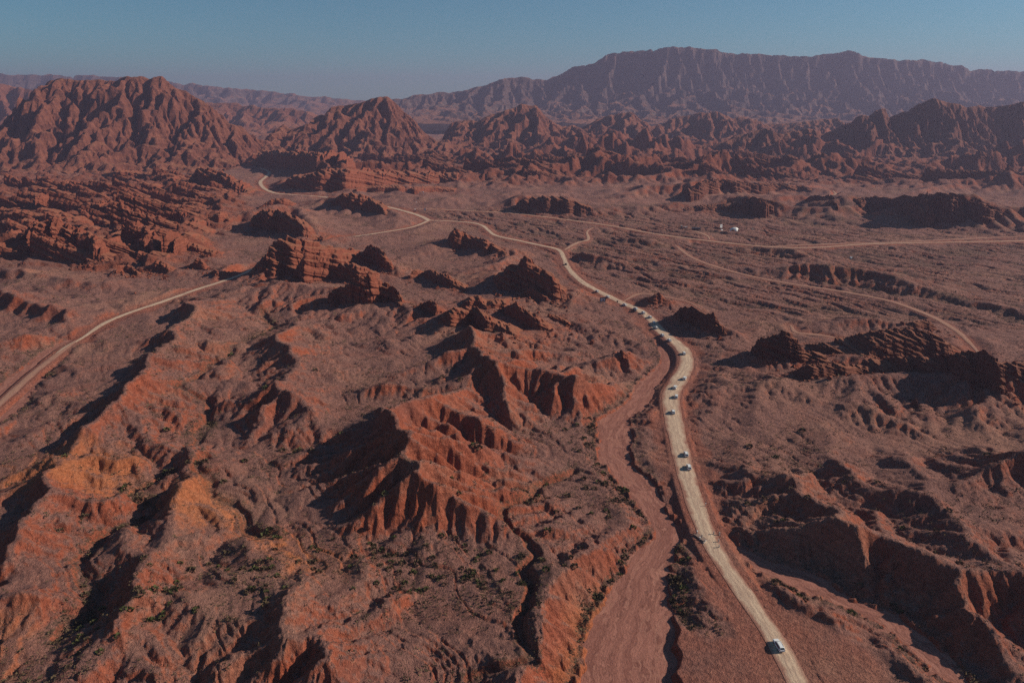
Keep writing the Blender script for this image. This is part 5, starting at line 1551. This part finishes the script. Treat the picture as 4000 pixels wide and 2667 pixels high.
# ------------------------------------------------------------------ boulders
def boulder_mesh(seed, sub=2):
    bm = bmesh.new()
    bmesh.ops.create_icosphere(bm, subdivisions=sub, radius=1.0)
    r = random.Random(seed)
    pl = [(Vector((r.uniform(-1, 1), r.uniform(-1, 1), r.uniform(-0.6, 1))).normalized(), r.uniform(0.55, 0.85)) for _ in range(9)]
    for v in bm.verts:
        for n, d in pl:
            k = v.co.dot(n)
            if k > d:
                v.co -= n * (k - d)
    me = bpy.data.meshes.new("boulder")
    bm.to_mesh(me)
    bm.free()
    me.materials.append(M_ROCK)
    return me


bmeshes = [boulder_mesh(k) for k in range(4)]
BOUL = [('R4', 1832, 768, 2.6, 4.4, "pale upright boulder on the flat ground below the split slab"),
        ('C4', 640, 640, 1.6, 1.4, "small orange boulder in the scrub near the round road sign"),
        ('Z3', 1830, 1010, 3.0, 3.2, "angular boulder leaning at the end of the split slab"),
        ('Z3', 1690, 930, 2.4, 2.0, "boulder lying on the upper edge of the split slab"),
        ('Z3', 2130, 1190, 2.0, 1.6, "boulder in the rubble below the overhanging ledge"),
        ('R7', 250, 580, 2.0, 2.2, "rounded orange boulder at the foot of the gullied slope"),
        ('R3', 955, 440, 2.0, 1.8, "lone pale boulder on the slope above the western road")]
for k, (fr, x, y, w, h, lb) in enumerate(BOUL):
    p = ground(fr, x, y, 2.0)
    o = link("boulder", bmeshes[k % 4], None, (p[0], p[1], float(zs(p[0], p[1])) + h * 0.3))
    o.scale = (w * 0.6, w * 0.6, h * 0.6)
    o.rotation_euler = (0.2, 0.15, k)
    tag(o, lb, 'boulder')


# blocks fallen from the outcrops
rv, rf, nb = [], [], 0
cube = np.array([[x, y, z] for z in (-1, 1) for y in (-1, 1) for x in (-1, 1)], float)
cf = np.array([[0, 2, 3, 1], [4, 5, 7, 6], [0, 1, 5, 4], [2, 6, 7, 3], [0, 4, 6, 2], [1, 3, 7, 5]])
for (lb_, fr_, top_, foot_, depth_, mound_), (S_, G_) in zip(OUT, out_geo):
    G_ = np.array(G_)
    dist_ = float(np.hypot(G_[:, 0], G_[:, 1]).mean())
    if dist_ > 1000:
        continue
    n_ = int(np.clip((G_[:, 0].max() - G_[:, 0].min()) * 1.3, 8, 110))
    tt_ = rng.uniform(0, len(G_) - 1.001, n_)
    ii_ = tt_.astype(int)
    bx_ = G_[ii_] + (G_[ii_ + 1] - G_[ii_]) * (tt_ - ii_)[:, None]
    off_ = np.abs(rng.normal(0, 1, n_)) * (4 + depth_ * 0.22)
    px_, py_ = bx_[:, 0] + rng.normal(0, 3, n_), bx_[:, 1] - off_
    sz_b = np.clip(rng.lognormal(-0.35, 0.55, n_), 0.25, 2.2) * (0.8 + dist_ / 1500)
    ok_ = pick(bare, px_, py_) < 0.2
    for x_, y_, s_ in zip(px_[ok_], py_[ok_], sz_b[ok_]):
        R_ = np.linalg.qr(rng.normal(size=(3, 3)))[0]
        v_ = (cube * rng.uniform(0.45, 1.0, 3) * (1 + 0.22 * rng.normal(size=(8, 3)))) @ R_ * s_ * 0.62
        rv.append(v_ + np.array([x_, y_, float(zs(x_, y_)) + 0.2 * s_]))
        rf.append(cf + nb)
        nb += 8
tag(link("rock_rubble", mesh_np("rock_rubble", np.vstack(rv), np.vstack(rf), M_ROCK)), "loose blocks fallen round the feet of the rock outcrops", kind='stuff')


# ------------------------------------------------------------------ vehicles
# stations along the length: y, sill half-width, sill z, belt half-width, belt z, top half-width, top z
ST = [(2.42, 0.70, 0.35, 0.72, 0.62, 0.66, 0.72), (2.30, 0.84, 0.30, 0.86, 0.80, 0.78, 0.92), (1.35, 0.90, 0.30, 0.94, 0.98, 0.80, 1.09), (1.20, 0.90, 0.30, 0.945, 1.0, 0.80, 1.13),
      (0.38, 0.90, 0.30, 0.95, 1.02, 0.70, 1.70), (-0.9, 0.90, 0.30, 0.95, 1.04, 0.71, 1.77), (-1.9, 0.89, 0.32, 0.94, 1.06, 0.69, 1.72), (-2.12, 0.88, 0.33, 0.93, 1.07, 0.67, 1.66), (-2.36, 0.84, 0.36, 0.90, 1.05, 0.84, 1.10), (-2.43, 0.76, 0.42, 0.80, 0.92, 0.74, 0.98)]


def car_body():
    bm = bmesh.new()
    rings = []
    for (y, a, z0, b_, z1, c, z2) in ST:
        pr = [(a * 0.86, z0 - 0.05), (a, z0 + 0.06), (b_, (z0 + z1) * 0.52), (b_ * 0.985, z1), (c, z2 - 0.05 if z2 > 1.3 else z2 - 0.02), (c * 0.88, z2)]
        rings.append([bm.verts.new((x, y, z)) for x, z in pr] + [bm.verts.new((-x, y, z)) for x, z in pr[::-1]])
    for i in range(len(rings) - 1):
        for j in range(12):
            k = (j + 1) % 12
            bm.faces.new((rings[i][j], rings[i + 1][j], rings[i + 1][k], rings[i][k]))
    bm.faces.new(rings[0])
    bm.faces.new(rings[-1][::-1])
    bmesh.ops.recalc_face_normals(bm, faces=bm.faces)
    return bm


def belt_pt(s, y):
    ys_ = [r[0] for r in ST][::-1]
    g_ = lambda c: float(np.interp(y, ys_, [r[c] for r in ST][::-1]))
    return s * g_(3) * 0.985, g_(4), s * g_(5), g_(6) - 0.05


def pane(bm, pts, push):
    vs = [bm.verts.new(Vector(p) + Vector(push)) for p in pts]
    f = bm.faces.new(vs)
    r = bmesh.ops.extrude_face_region(bm, geom=[f])
    for v in [e for e in r['geom'] if isinstance(e, bmesh.types.BMVert)]:
        v.co += Vector(push) * 0.6
    bmesh.ops.recalc_face_normals(bm, faces=bm.faces)


def lerp(a, b, t):
    return tuple(a[i] + (b[i] - a[i]) * t for i in range(3))


def side_window(s, y0, y1):
    bm = bmesh.new()
    q_ = []
    for y, t in ((y0, 0.06), (y1, 0.06), (y1, 0.9), (y0, 0.9)):
        bx_, bz, tx, tz = belt_pt(s, y)
        q_.append(lerp((bx_, y, bz), (tx, y, tz), t))
    pane(bm, q_, (s * 0.012, 0, 0.004))
    return bm


def cross_window(i, j, t0, t1, push, wk=0.9):
    a, b_ = ST[i], ST[j]
    bm = bmesh.new()
    lo = lambda s, t: (s * wk * (a[5] * (1 - t) + b_[5] * 0.9 * t), a[0] + (b_[0] - a[0]) * t, a[6] + (b_[6] - a[6]) * t)
    pane(bm, [lo(-1, t0), lo(1, t0), lo(1, t1), lo(-1, t1)], push)
    return bm


def make_car(name, label, cat, body_mat, stretch=1.0):
    root = empty(name, (0, 0, 0))
    tag(root, label, cat, 'vehicles of the convoy')
    ps = []

    def part(nm, bm, mt, parent=root, bevel=0):
        o = bm_obj(nm, bm, mt, parent)
        ps.append(o)
        return o
    b_ = part('body', car_body(), body_mat)
    for f in b_.data.polygons:
        f.use_smooth = False
    part('windscreen', cross_window(3, 4, 0.08, 0.94, (0, 0.010, 0.010)), M_GLASS)
    part('rear_window', cross_window(8, 7, 0.12, 0.93, (0, -0.012, 0.006), 0.82), M_GLASS)
    for s in (-1, 1):
        part('side_window', side_window(s, 0.62, -0.42), M_GLASS)
        part('side_window', side_window(s, -0.50, -1.30), M_GLASS)
        part('side_window', side_window(s, -1.38, -2.02), M_GLASS)
        bm = bmesh.new()
        box(bm, (s * 0.78, -2.385, 0.98), (0.22, 0.10, 0.20), bev=0.02)
        part('tail_light', bm, M_RED)
        bm = bmesh.new()
        box(bm, (s * 0.64, 2.335, 0.74), (0.30, 0.12, 0.13), bev=0.02)
        part('headlight', bm, M_CLEAR)
        bm = bmesh.new()
        box(bm, (s * 1.04, 0.92, 1.12), (0.2, 0.12, 0.14), bev=0.03)
        part('wing_mirror', bm, body_mat)
        bm = bmesh.new()
        box(bm, (s * 0.60, -0.8, 1.80), (0.035, 2.0, 0.035))
        part('roof_rail', bm, M_GREY)
        for y in (1.5, -1.5):
            bm = bmesh.new()
            tube(bm, (s * 0.72, y, 0.36), (s * 0.96, y, 0.36), 0.36, n=18)
            w_ = part('wheel', bm, M_TYRE)
            bm = bmesh.new()
            tube(bm, (s * 0.95, y, 0.36), (s * 0.975, y, 0.36), 0.23, 0.20, n=12)
            part('rim', bm, M_RIM, w_)
    bm = bmesh.new()
    box(bm, (0, -2.44, 0.50), (1.5, 0.10, 0.16), bev=0.03)
    part('rear_bumper', bm, M_GREY)
    bm = bmesh.new()
    box(bm, (0, -2.452, 0.82), (0.46, 0.03, 0.13))
    part('number_plate', bm, M_PANEL)
    bm = bmesh.new()
    box(bm, (0, 2.42, 0.60), (0.9, 0.06, 0.2), bev=0.02)
    part('grille', bm, M_GREY)
    root.scale = (1, stretch, 1)
    return root


def copy_tree(o, parent=None):
    c = o.copy()
    COL.objects.link(c)
    if parent is not None:
        c.parent = parent
    for ch in list(o.children):
        copy_tree(ch, c)
    return c


main = road_lines[0]


def road_dir(x, y):
    i = int(np.argmin((main[:, 0] - x) ** 2 + (main[:, 1] - y) ** 2))
    i = min(max(i, 1), len(main) - 2)
    d = main[i + 1] - main[i - 1]
    return math.atan2(-d[0], d[1])


proto_w = make_car('white_car', '', 'car', M_WHITE)
proto_b = make_car('black_car', '', 'car', M_BLACK)
CARS = [('C1', 1080, 990, 'w', "white minivan nearest the viewer, alone on the road at the bottom", 1.08, 0),
        ('C2', 1190, 1190, 'w', "white car, lower of the close pair above the concrete culvert", 1.0, 0),
        ('C2', 1050, 530, 'w', "white car, upper of the close pair above the concrete culvert", 1.0, 0),
        ('C3', 435, 1360, 'w', "white car on the pale bend beside a small green bush", 1.0, 0),
        ('C3', 540, 835, 'w', "white car at the right edge of the bend, lowest of three in a row", 1.0, 0),
        ('C3', 500, 525, 'w', "white car at the left edge of the bend, middle of three in a row", 1.0, 0),
        ('C3', 825, 220, 'w', "white car entering the bend, topmost of three in a row", 1.0, 0),
        ('R5', 121, 803, 'w', "white car alone on the outer curve between the peak and the bend", 1.0, 0),
        ('C4', 2140, 1480, 'w', "white car last in the dense line, where the road turns down", 1.0, 0),
        ('C4', 1955, 1345, 'w', "white car second from the lower end of the dense line", 1.0, 0),
        ('C4', 1790, 1148, 'w', "white car on the straight left of the dark layered ridge", 1.0, 0),
        ('C4', 1732, 1010, 'w', "white car just above the dark shadow lying over the road", 1.0, 0),
        ('C4', 1630, 865, 'w', "white car below the foot of the small pyramid peak", 1.0, 0),
        ('C4', 1450, 748, 'w', "white car just after the black one, right of it", 1.0, 0),
        ('C4', 1244, 640, 'w', "white car half hidden behind the black car", 1.0, 0),
        ('C4', 1208, 690, 'b', "black car passing beside a white one in the line", 1.0, 0),
        ('C4', 950, 540, 'w', "white car between the round road sign and the black car", 1.0, 0),
        ('C4', 500, 328, 'w', "white car above the grey information board", 1.0, 0),
        ('C4', 218, 182, 'w', "white car leading the white line, highest on the straight", 1.0, 0),
        ('S', 2210, 1031, 'b', "dark car alone far up the road past the layered castle", 1.05, 0)]
for n, (fr, x, y, kd, lb, stt, dr) in enumerate(CARS):
    p = ground(fr, x, y, 0.9)
    pr = proto_w if kd == 'w' else proto_b
    used = pr.get('used')
    o = copy_tree(pr) if used else pr
    pr['used'] = 1
    ang = road_dir(p[0], p[1])
    o.location = (p[0], p[1], float(zs(p[0], p[1])) + 0.24)
    o.rotation_euler = (0, 0, ang)
    o.scale = (1, stt, 1)
    o['label'] = lb
for o in list(SC.objects):
    if 'used' in o:
        del o['used']


# ------------------------------------------------------------------ camp, mast, signs, culvert
def at(fr, x, y, z=0.0):
    p = ground(fr, x, y, z)
    return (p[0], p[1], float(zs(p[0], p[1])))


# white star-shaped dome tent
def dome_tent():
    p = at('T5', 1680, 285)
    root = tag(empty('dome_tent', p, 0.2), "white arched dome tent standing alone at the camp on the plain", 'tent')
    nu, nv, R_ = 40, 14, 6.2
    vs, fs = [], []
    for j in range(nv + 1):
        e = math.pi / 2 * j / nv
        for i in range(nu):
            a = 2 * math.pi * i / nu
            z = R_ * 0.82 * math.sin(e)
            rad = R_ * math.cos(e) * (1.0 + 0.05 * math.cos(4 * a))
            vs.append((rad * math.cos(a), rad * math.sin(a) * 0.9, z))
    for j in range(nv):
        for i in range(nu):
            a = 2 * math.pi * (i + 0.5) / nu
            e = math.pi / 2 * (j + 0.5) / nv
            # four arched openings between the feet
            k = abs(((a / (math.pi / 2)) % 1.0) - 0.5) * 2
            if math.sin(e) < 0.62 * math.sqrt(max(0, 1 - (k / 0.72) ** 2)):
                continue
            i2 = (i + 1) % nu
            fs.append((j * nu + i, j * nu + i2, (j + 1) * nu + i2, (j + 1) * nu + i))
    me = mesh_np('canopy', np.array(vs), np.array(fs), M_CANVAS, True)
    o = link('canopy', me, root)
    so = o.modifiers.new('thickness', 'SOLIDIFY')
    so.thickness = 0.08
    for i in range(4):
        a = math.pi / 2 * i
        bm = bmesh.new()
        n = 10
        pv = None
        for k in range(n + 1):
            e = math.pi / 2 * k / n
            q_ = (R_ * 1.06 * math.cos(e) * math.cos(a), R_ * 0.95 * math.cos(e) * math.sin(a), R_ * 0.83 * math.sin(e))
            if pv:
                tube(bm, pv, q_, 0.10, n=6)
            pv = q_
        bm_obj('arch_pole', bm, M_GALV, root)
    bm = bmesh.new()
    box(bm, (0, 0, 0.08), (11.5, 10.0, 0.25))
    bm_obj('floor_deck', bm, M_WOOD, root)


dome_tent()


def cabin():
    p = at('T5', 585, 225)
    root = tag(empty('cabin', p, 0.05), "long black cabin with one white end wall at the camp", 'cabin')
    bm = bmesh.new()
    box(bm, (0, 0, 1.5), (11.0, 3.0, 2.7), bev=0.05)
    for k in range(14):
        box(bm, (-5.2 + 0.8 * k, -1.53, 1.5), (0.18, 0.06, 2.5))
    bm_obj('wall', bm, M_BLACK, root)
    bm = bmesh.new()
    box(bm, (5.62, 0, 1.55), (0.18, 3.1, 2.9))
    bm_obj('end_wall', bm, M_WHITE, root)
    bm = bmesh.new()
    box(bm, (0, 0, 2.95), (11.4, 3.4, 0.16))
    bm_obj('roof', bm, M_BLACK, root)
    for dx in (-2.6, 1.8):
        bm = bmesh.new()
        box(bm, (dx, -1.6, 1.7), (1.3, 0.08, 1.0))
        bm_obj('window', bm, M_GLASS, root)
    bm = bmesh.new()
    box(bm, (-0.4, -1.6, 1.25), (0.9, 0.08, 2.0))
    bm_obj('door', bm, M_GREY, root)


cabin()


def sign_tower():
    p = at('T5', 1295, 272)
    root = tag(empty('billboard', p, 0.45), "white square billboard on a leaning post, left of the dome tent", 'billboard')
    bm = bmesh.new()
    box(bm, (0, 0, 5.9), (3.6, 0.22, 4.2), bev=0.03)
    bm_obj('panel', bm, M_WHITE, root)
    bm = bmesh.new()
    box(bm, (0.2, -0.14, 6.2), (0.9, 0.04, 1.6))
    bm_obj('printed_mark', bm, M_PANEL, root)
    for s in (-0.5, 0.7):
        bm = bmesh.new()
        tube(bm, (s + 0.4, 0, 0), (s, 0, 3.9), 0.12)
        bm_obj('post', bm, M_GALV, root)
    bm = bmesh.new()
    box(bm, (1.2, 0, 0.6), (3.6, 1.8, 1.1), taper=0.8, bev=0.1)
    bm_obj('base', bm, M_WHITE, root)
    p = at('T5', 1325, 258)
    o = tag(empty('flag_pole', (p[0] + 0.8, p[1] + 1, p[2])), "thin short pole beside the white billboard", 'pole')
    bm = bmesh.new()
    tube(bm, (0, 0, 0), (0, 0, 3.6), 0.09)
    box(bm, (0, 0, 0.1), (0.5, 0.5, 0.2))
    bm_obj('pole', bm, M_GALV, o)
    bm = bmesh.new()
    box(bm, (0.05, 0, 3.7), (0.3, 0.3, 0.3), bev=0.05)
    bm_obj('finial', bm, M_WHITE, o)


sign_tower()


def trailer():
    p = at('T5', 240, 190)
    root = tag(empty('flatbed_trailer', p, -0.1), "small dark flatbed trailer with a pale load, leftmost at the camp", 'trailer')
    bm = bmesh.new()
    box(bm, (1.0, 0, 0.9), (7.0, 2.3, 0.3))
    bm_obj('bed', bm, M_GREY, root)
    bm = bmesh.new()
    box(bm, (-3.4, 0, 1.7), (2.2, 2.2, 2.2), taper=0.85, bev=0.15)
    bm_obj('cab', bm, M_BLACK, root)
    bm = bmesh.new()
    box(bm, (2.2, 0, 1.25), (4.0, 1.8, 0.45), taper=0.85, bev=0.1)
    bm_obj('load', bm, M_CANVAS, root)
    bm = bmesh.new()
    box(bm, (-3.4, 0, 2.85), (2.0, 2.0, 0.14))
    bm_obj('roof', bm, M_WHITE, root)
    for x in (-3.2, 1.2, 3.4):
        for s in (-1, 1):
            bm = bmesh.new()
            tube(bm, (x, s * 0.95, 0.45), (x, s * 1.2, 0.45), 0.45, n=14)
            bm_obj('wheel', bm, M_TYRE, root)


trailer()
p = at('T5', 2200, 290)
root = tag(empty('stone_cairn', p), "small pale cairn standing alone right of the dome tent", 'cairn')
zc = 0.0
for k, (w, h) in enumerate(((1.7, 0.9), (1.4, 0.8), (1.1, 0.8), (0.8, 0.7), (0.5, 0.7))):
    bm = bmesh.new()
    box(bm, (0.1 * (k % 2), 0.05 * k, zc + h / 2), (w, w * 0.8, h), 0.4 * k, 0.85, 0.12)
    bm_obj('stone', bm, M_CONC, root)
    zc += h * 0.97
p = at('T5', 960, 225)
root = tag(empty('earth_bank', p, -0.06), "low bank of spoil between the black cabin and the billboard", 'earth bank')
gx_, gy_ = np.meshgrid(np.linspace(-6, 6, 25), np.linspace(-1.5, 1.5, 9))
zb_ = 1.1 * np.clip(1 - (gx_ / 6) ** 2, 0, 1) * np.clip(1 - (gy_ / 1.5) ** 2, 0, 1) * (1 + 0.3 * perlin(gx_ * 0.9, gy_ * 1.4, 9)) - 0.15
link('bank', mesh_np('bank', np.stack([gx_, gy_, zb_], -1).reshape(-1, 3), grid_faces(9, 25), M_WOOD, True), root)
p = at('R5', 1218, 170)
root = tag(empty('marker_box', p, 0.3), "tiny white box alone on the right plain below the long road", 'box')
bm = bmesh.new()
box(bm, (0, 0, 0.9), (2.2, 1.6, 1.7), bev=0.05)
bm_obj('cabinet', bm, M_WHITE, root)
bm = bmesh.new()
box(bm, (0, 0, 1.8), (2.5, 1.9, 0.14))
bm_obj('lid', bm, M_PANEL, root)

# mast at the road junction
p = at('M6', 1225, 885)
root = tag(empty('camera_mast', p), "tall slender red-brown mast with white devices on top at the road junction", 'mast')
bm = bmesh.new()
tube(bm, (0, 0, 0), (0, 0, 12), 0.42, 0.32)
tube(bm, (0, 0, 12), (0, 0, 27), 0.32, 0.18)
bm_obj('pole', bm, M_STEEL, root)
bm = bmesh.new()
box(bm, (0.25, -0.1, 28.0), (1.2, 1.0, 1.6), bev=0.15)
bm_obj('camera_head', bm, M_WHITE, root)
bm = bmesh.new()
box(bm, (-0.8, 0, 27.7), (0.6, 0.8, 1.4), bev=0.1)
bm_obj('sensor_box', bm, M_BLACK, root)
bm = bmesh.new()
box(bm, (0.5, -0.2, 25.0), (0.45, 0.5, 1.7), bev=0.08)
bm_obj('antenna_panel', bm, M_WHITE, root)
bm = bmesh.new()
box(bm, (0, 0, 0.25), (1.8, 1.8, 0.6))
bm_obj('footing', bm, M_CONC, root)

p = at('M6', 1285, 955)
root = tag(empty('sign_board', p), "white square notice board beside the foot of the mast", 'sign')
bm = bmesh.new()
box(bm, (0, 0, 2.6), (3.2, 0.2, 3.0), bev=0.03)
bm_obj('panel', bm, M_PANEL, root)
for s in (-1.2, 1.2):
    bm = bmesh.new()
    tube(bm, (s, 0.16, 0), (s, 0.16, 4.0), 0.1)
    bm_obj('post', bm, M_GALV, root)


def small_sign(fr, x, y, w, h, leg, mt, label, cat='sign', nm='road_sign', rz=0.0, disc=False):
    p_ = at(fr, x, y)
    r_ = tag(empty(nm, p_, rz), label, cat)
    bm = bmesh.new()
    tube(bm, (0, 0.08, 0), (0, 0.08, leg + h * 0.8), 0.09, n=6)
    bm_obj('post', bm, M_GALV, r_)
    bm = bmesh.new()
    if disc:
        tube(bm, (0, -0.04, leg + h / 2), (0, 0.05, leg + h / 2), h / 2, n=20)
    else:
        box(bm, (0, 0, leg + h / 2), (w, 0.1, h), bev=0.02)
    bm_obj('panel', bm, mt, r_)
    return r_


small_sign('M6', 872, 850, 1.3, 2.6, 0.9, M_WHITE, "white upright sign on the road verge left of the mast", rz=0.3)
small_sign('M6', 1020, 840, 0.8, 1.6, 1.4, M_BLACK, "small dark sign between the white sign and the mast")
small_sign('M6', 925, 590, 1.5, 1.5, 0.9, M_WHITE, "small white box sign by the far side of the road behind the mast", rz=0.2)
small_sign('M6', 1990, 1300, 0.6, 1.2, 1.0, M_RED, "thin red marker sign beside the white road right of the mast")
r_ = small_sign('C4', 757, 535, 1.3, 1.4, 1.9, M_BLACK, "round dark road sign on a post at the left verge of the convoy road", disc=True)
p = at('M6', 1020, 935)
root = tag(empty('log_bench', p), "low brown bench below the small dark sign", 'bench')
bm = bmesh.new()
box(bm, (0, 0, 0.75), (3.0, 0.8, 0.25))
bm_obj('seat', bm, M_WOOD, root)
for s in (-1.1, 1.1):
    bm = bmesh.new()
    box(bm, (s, 0, 0.32), (0.3, 0.7, 0.64))
    bm_obj('leg', bm, M_WOOD, root)

# information board
p = at('C4', 365, 560)
root = tag(empty('information_board', p, 0.05), "grey information board in a black frame on two posts left of the convoy", 'sign')
bm = bmesh.new()
box(bm, (0, 0, 3.9), (4.9, 0.24, 3.6), bev=0.03)
bm_obj('frame', bm, M_BLACK, root)
bm = bmesh.new()
box(bm, (0, -0.14, 3.9), (3.7, 0.06, 2.5))
bm_obj('panel', bm, M_PANEL, root)
bm = bmesh.new()
box(bm, (0.5, -0.18, 3.6), (1.3, 0.03, 1.1))
bm_obj('printed_map', bm, M_GREY, root)
for s in (-1.5, 1.5):
    bm = bmesh.new()
    tube(bm, (s, 0.05, 0), (s, 0.05, 2.3), 0.12)
    bm_obj('post', bm, M_GALV, root)

# culvert under the convoy road
p = at('B7', 690, 720, -0.3)
root = tag(empty('culvert_headwall', (p[0], p[1], -0.2), math.radians(28)), "grey concrete culvert wall on the left side of the road", 'culvert')
bm = bmesh.new()
box(bm, (0, 0, -0.9), (0.6, 5.6, 2.8), bev=0.06)
bm_obj('wall', bm, M_SLAB, root)
bm = bmesh.new()
box(bm, (1.2, 0.2, 0.10), (1.9, 4.6, 0.3), bev=0.05)
bm_obj('deck_slab', bm, M_SLAB, root)
bm = bmesh.new()
box(bm, (0.3, -2.9, -0.9), (2.4, 0.4, 2.6), 0.4)
bm_obj('wing_wall', bm, M_CONC, root)
PST = [('B7', 618, 500, "white-topped concrete post at the far end of the culvert wall"), ('B7', 720, 745, "white-topped concrete post at the near end of the culvert wall"),
       ('B7', 805, 650, "concrete post between the culvert wall and the road"), ('B7', 905, 845, "dark broken post below the culvert at the road's left edge"),
       ('B7', 1440, 830, "pale concrete post right of the road across from the culvert"), ('B7', 1460, 1045, "lower concrete post right of the road, near a green bush"),
       ('B7', 1250, 540, "small stub post right of the road above the culvert"), ('B7', 1470, 560, "stub post farthest right of the road above the culvert")]
for fr, x, y, lb in PST:
    p = at(fr, x, y)
    root = tag(empty('concrete_post', p, 0.4), lb, 'post')
    bm = bmesh.new()
    box(bm, (0, 0, 0.5), (0.4, 0.4, 1.3), taper=0.9, bev=0.04)
    bm_obj('shaft', bm, M_CONC, root)
    bm = bmesh.new()
    box(bm, (0, 0, 1.2), (0.46, 0.46, 0.14), bev=0.03)
    bm_obj('cap', bm, M_WHITE if 'white' in lb else M_CONC, root)
for fr, x, y, h, lb in (('R8', 805, 830, 2.6, "dark wooden post on the scrubby bank right of the road"), ('R8', 402, 325, 1.4, "short pale marker post at the right road edge above the culvert")):
    p = at(fr, x, y)
    root = tag(empty('marker_post', p), lb, 'post')
    bm = bmesh.new()
    tube(bm, (0, 0, -0.2), (0, 0, h), 0.14, 0.11)
    bm_obj('shaft', bm, M_WOOD if 'wood' in lb else M_CONC, root)
    bm = bmesh.new()
    box(bm, (0, 0, h), (0.3, 0.3, 0.12))
    bm_obj('cap', bm, M_WOOD if 'wood' in lb else M_WHITE, root)
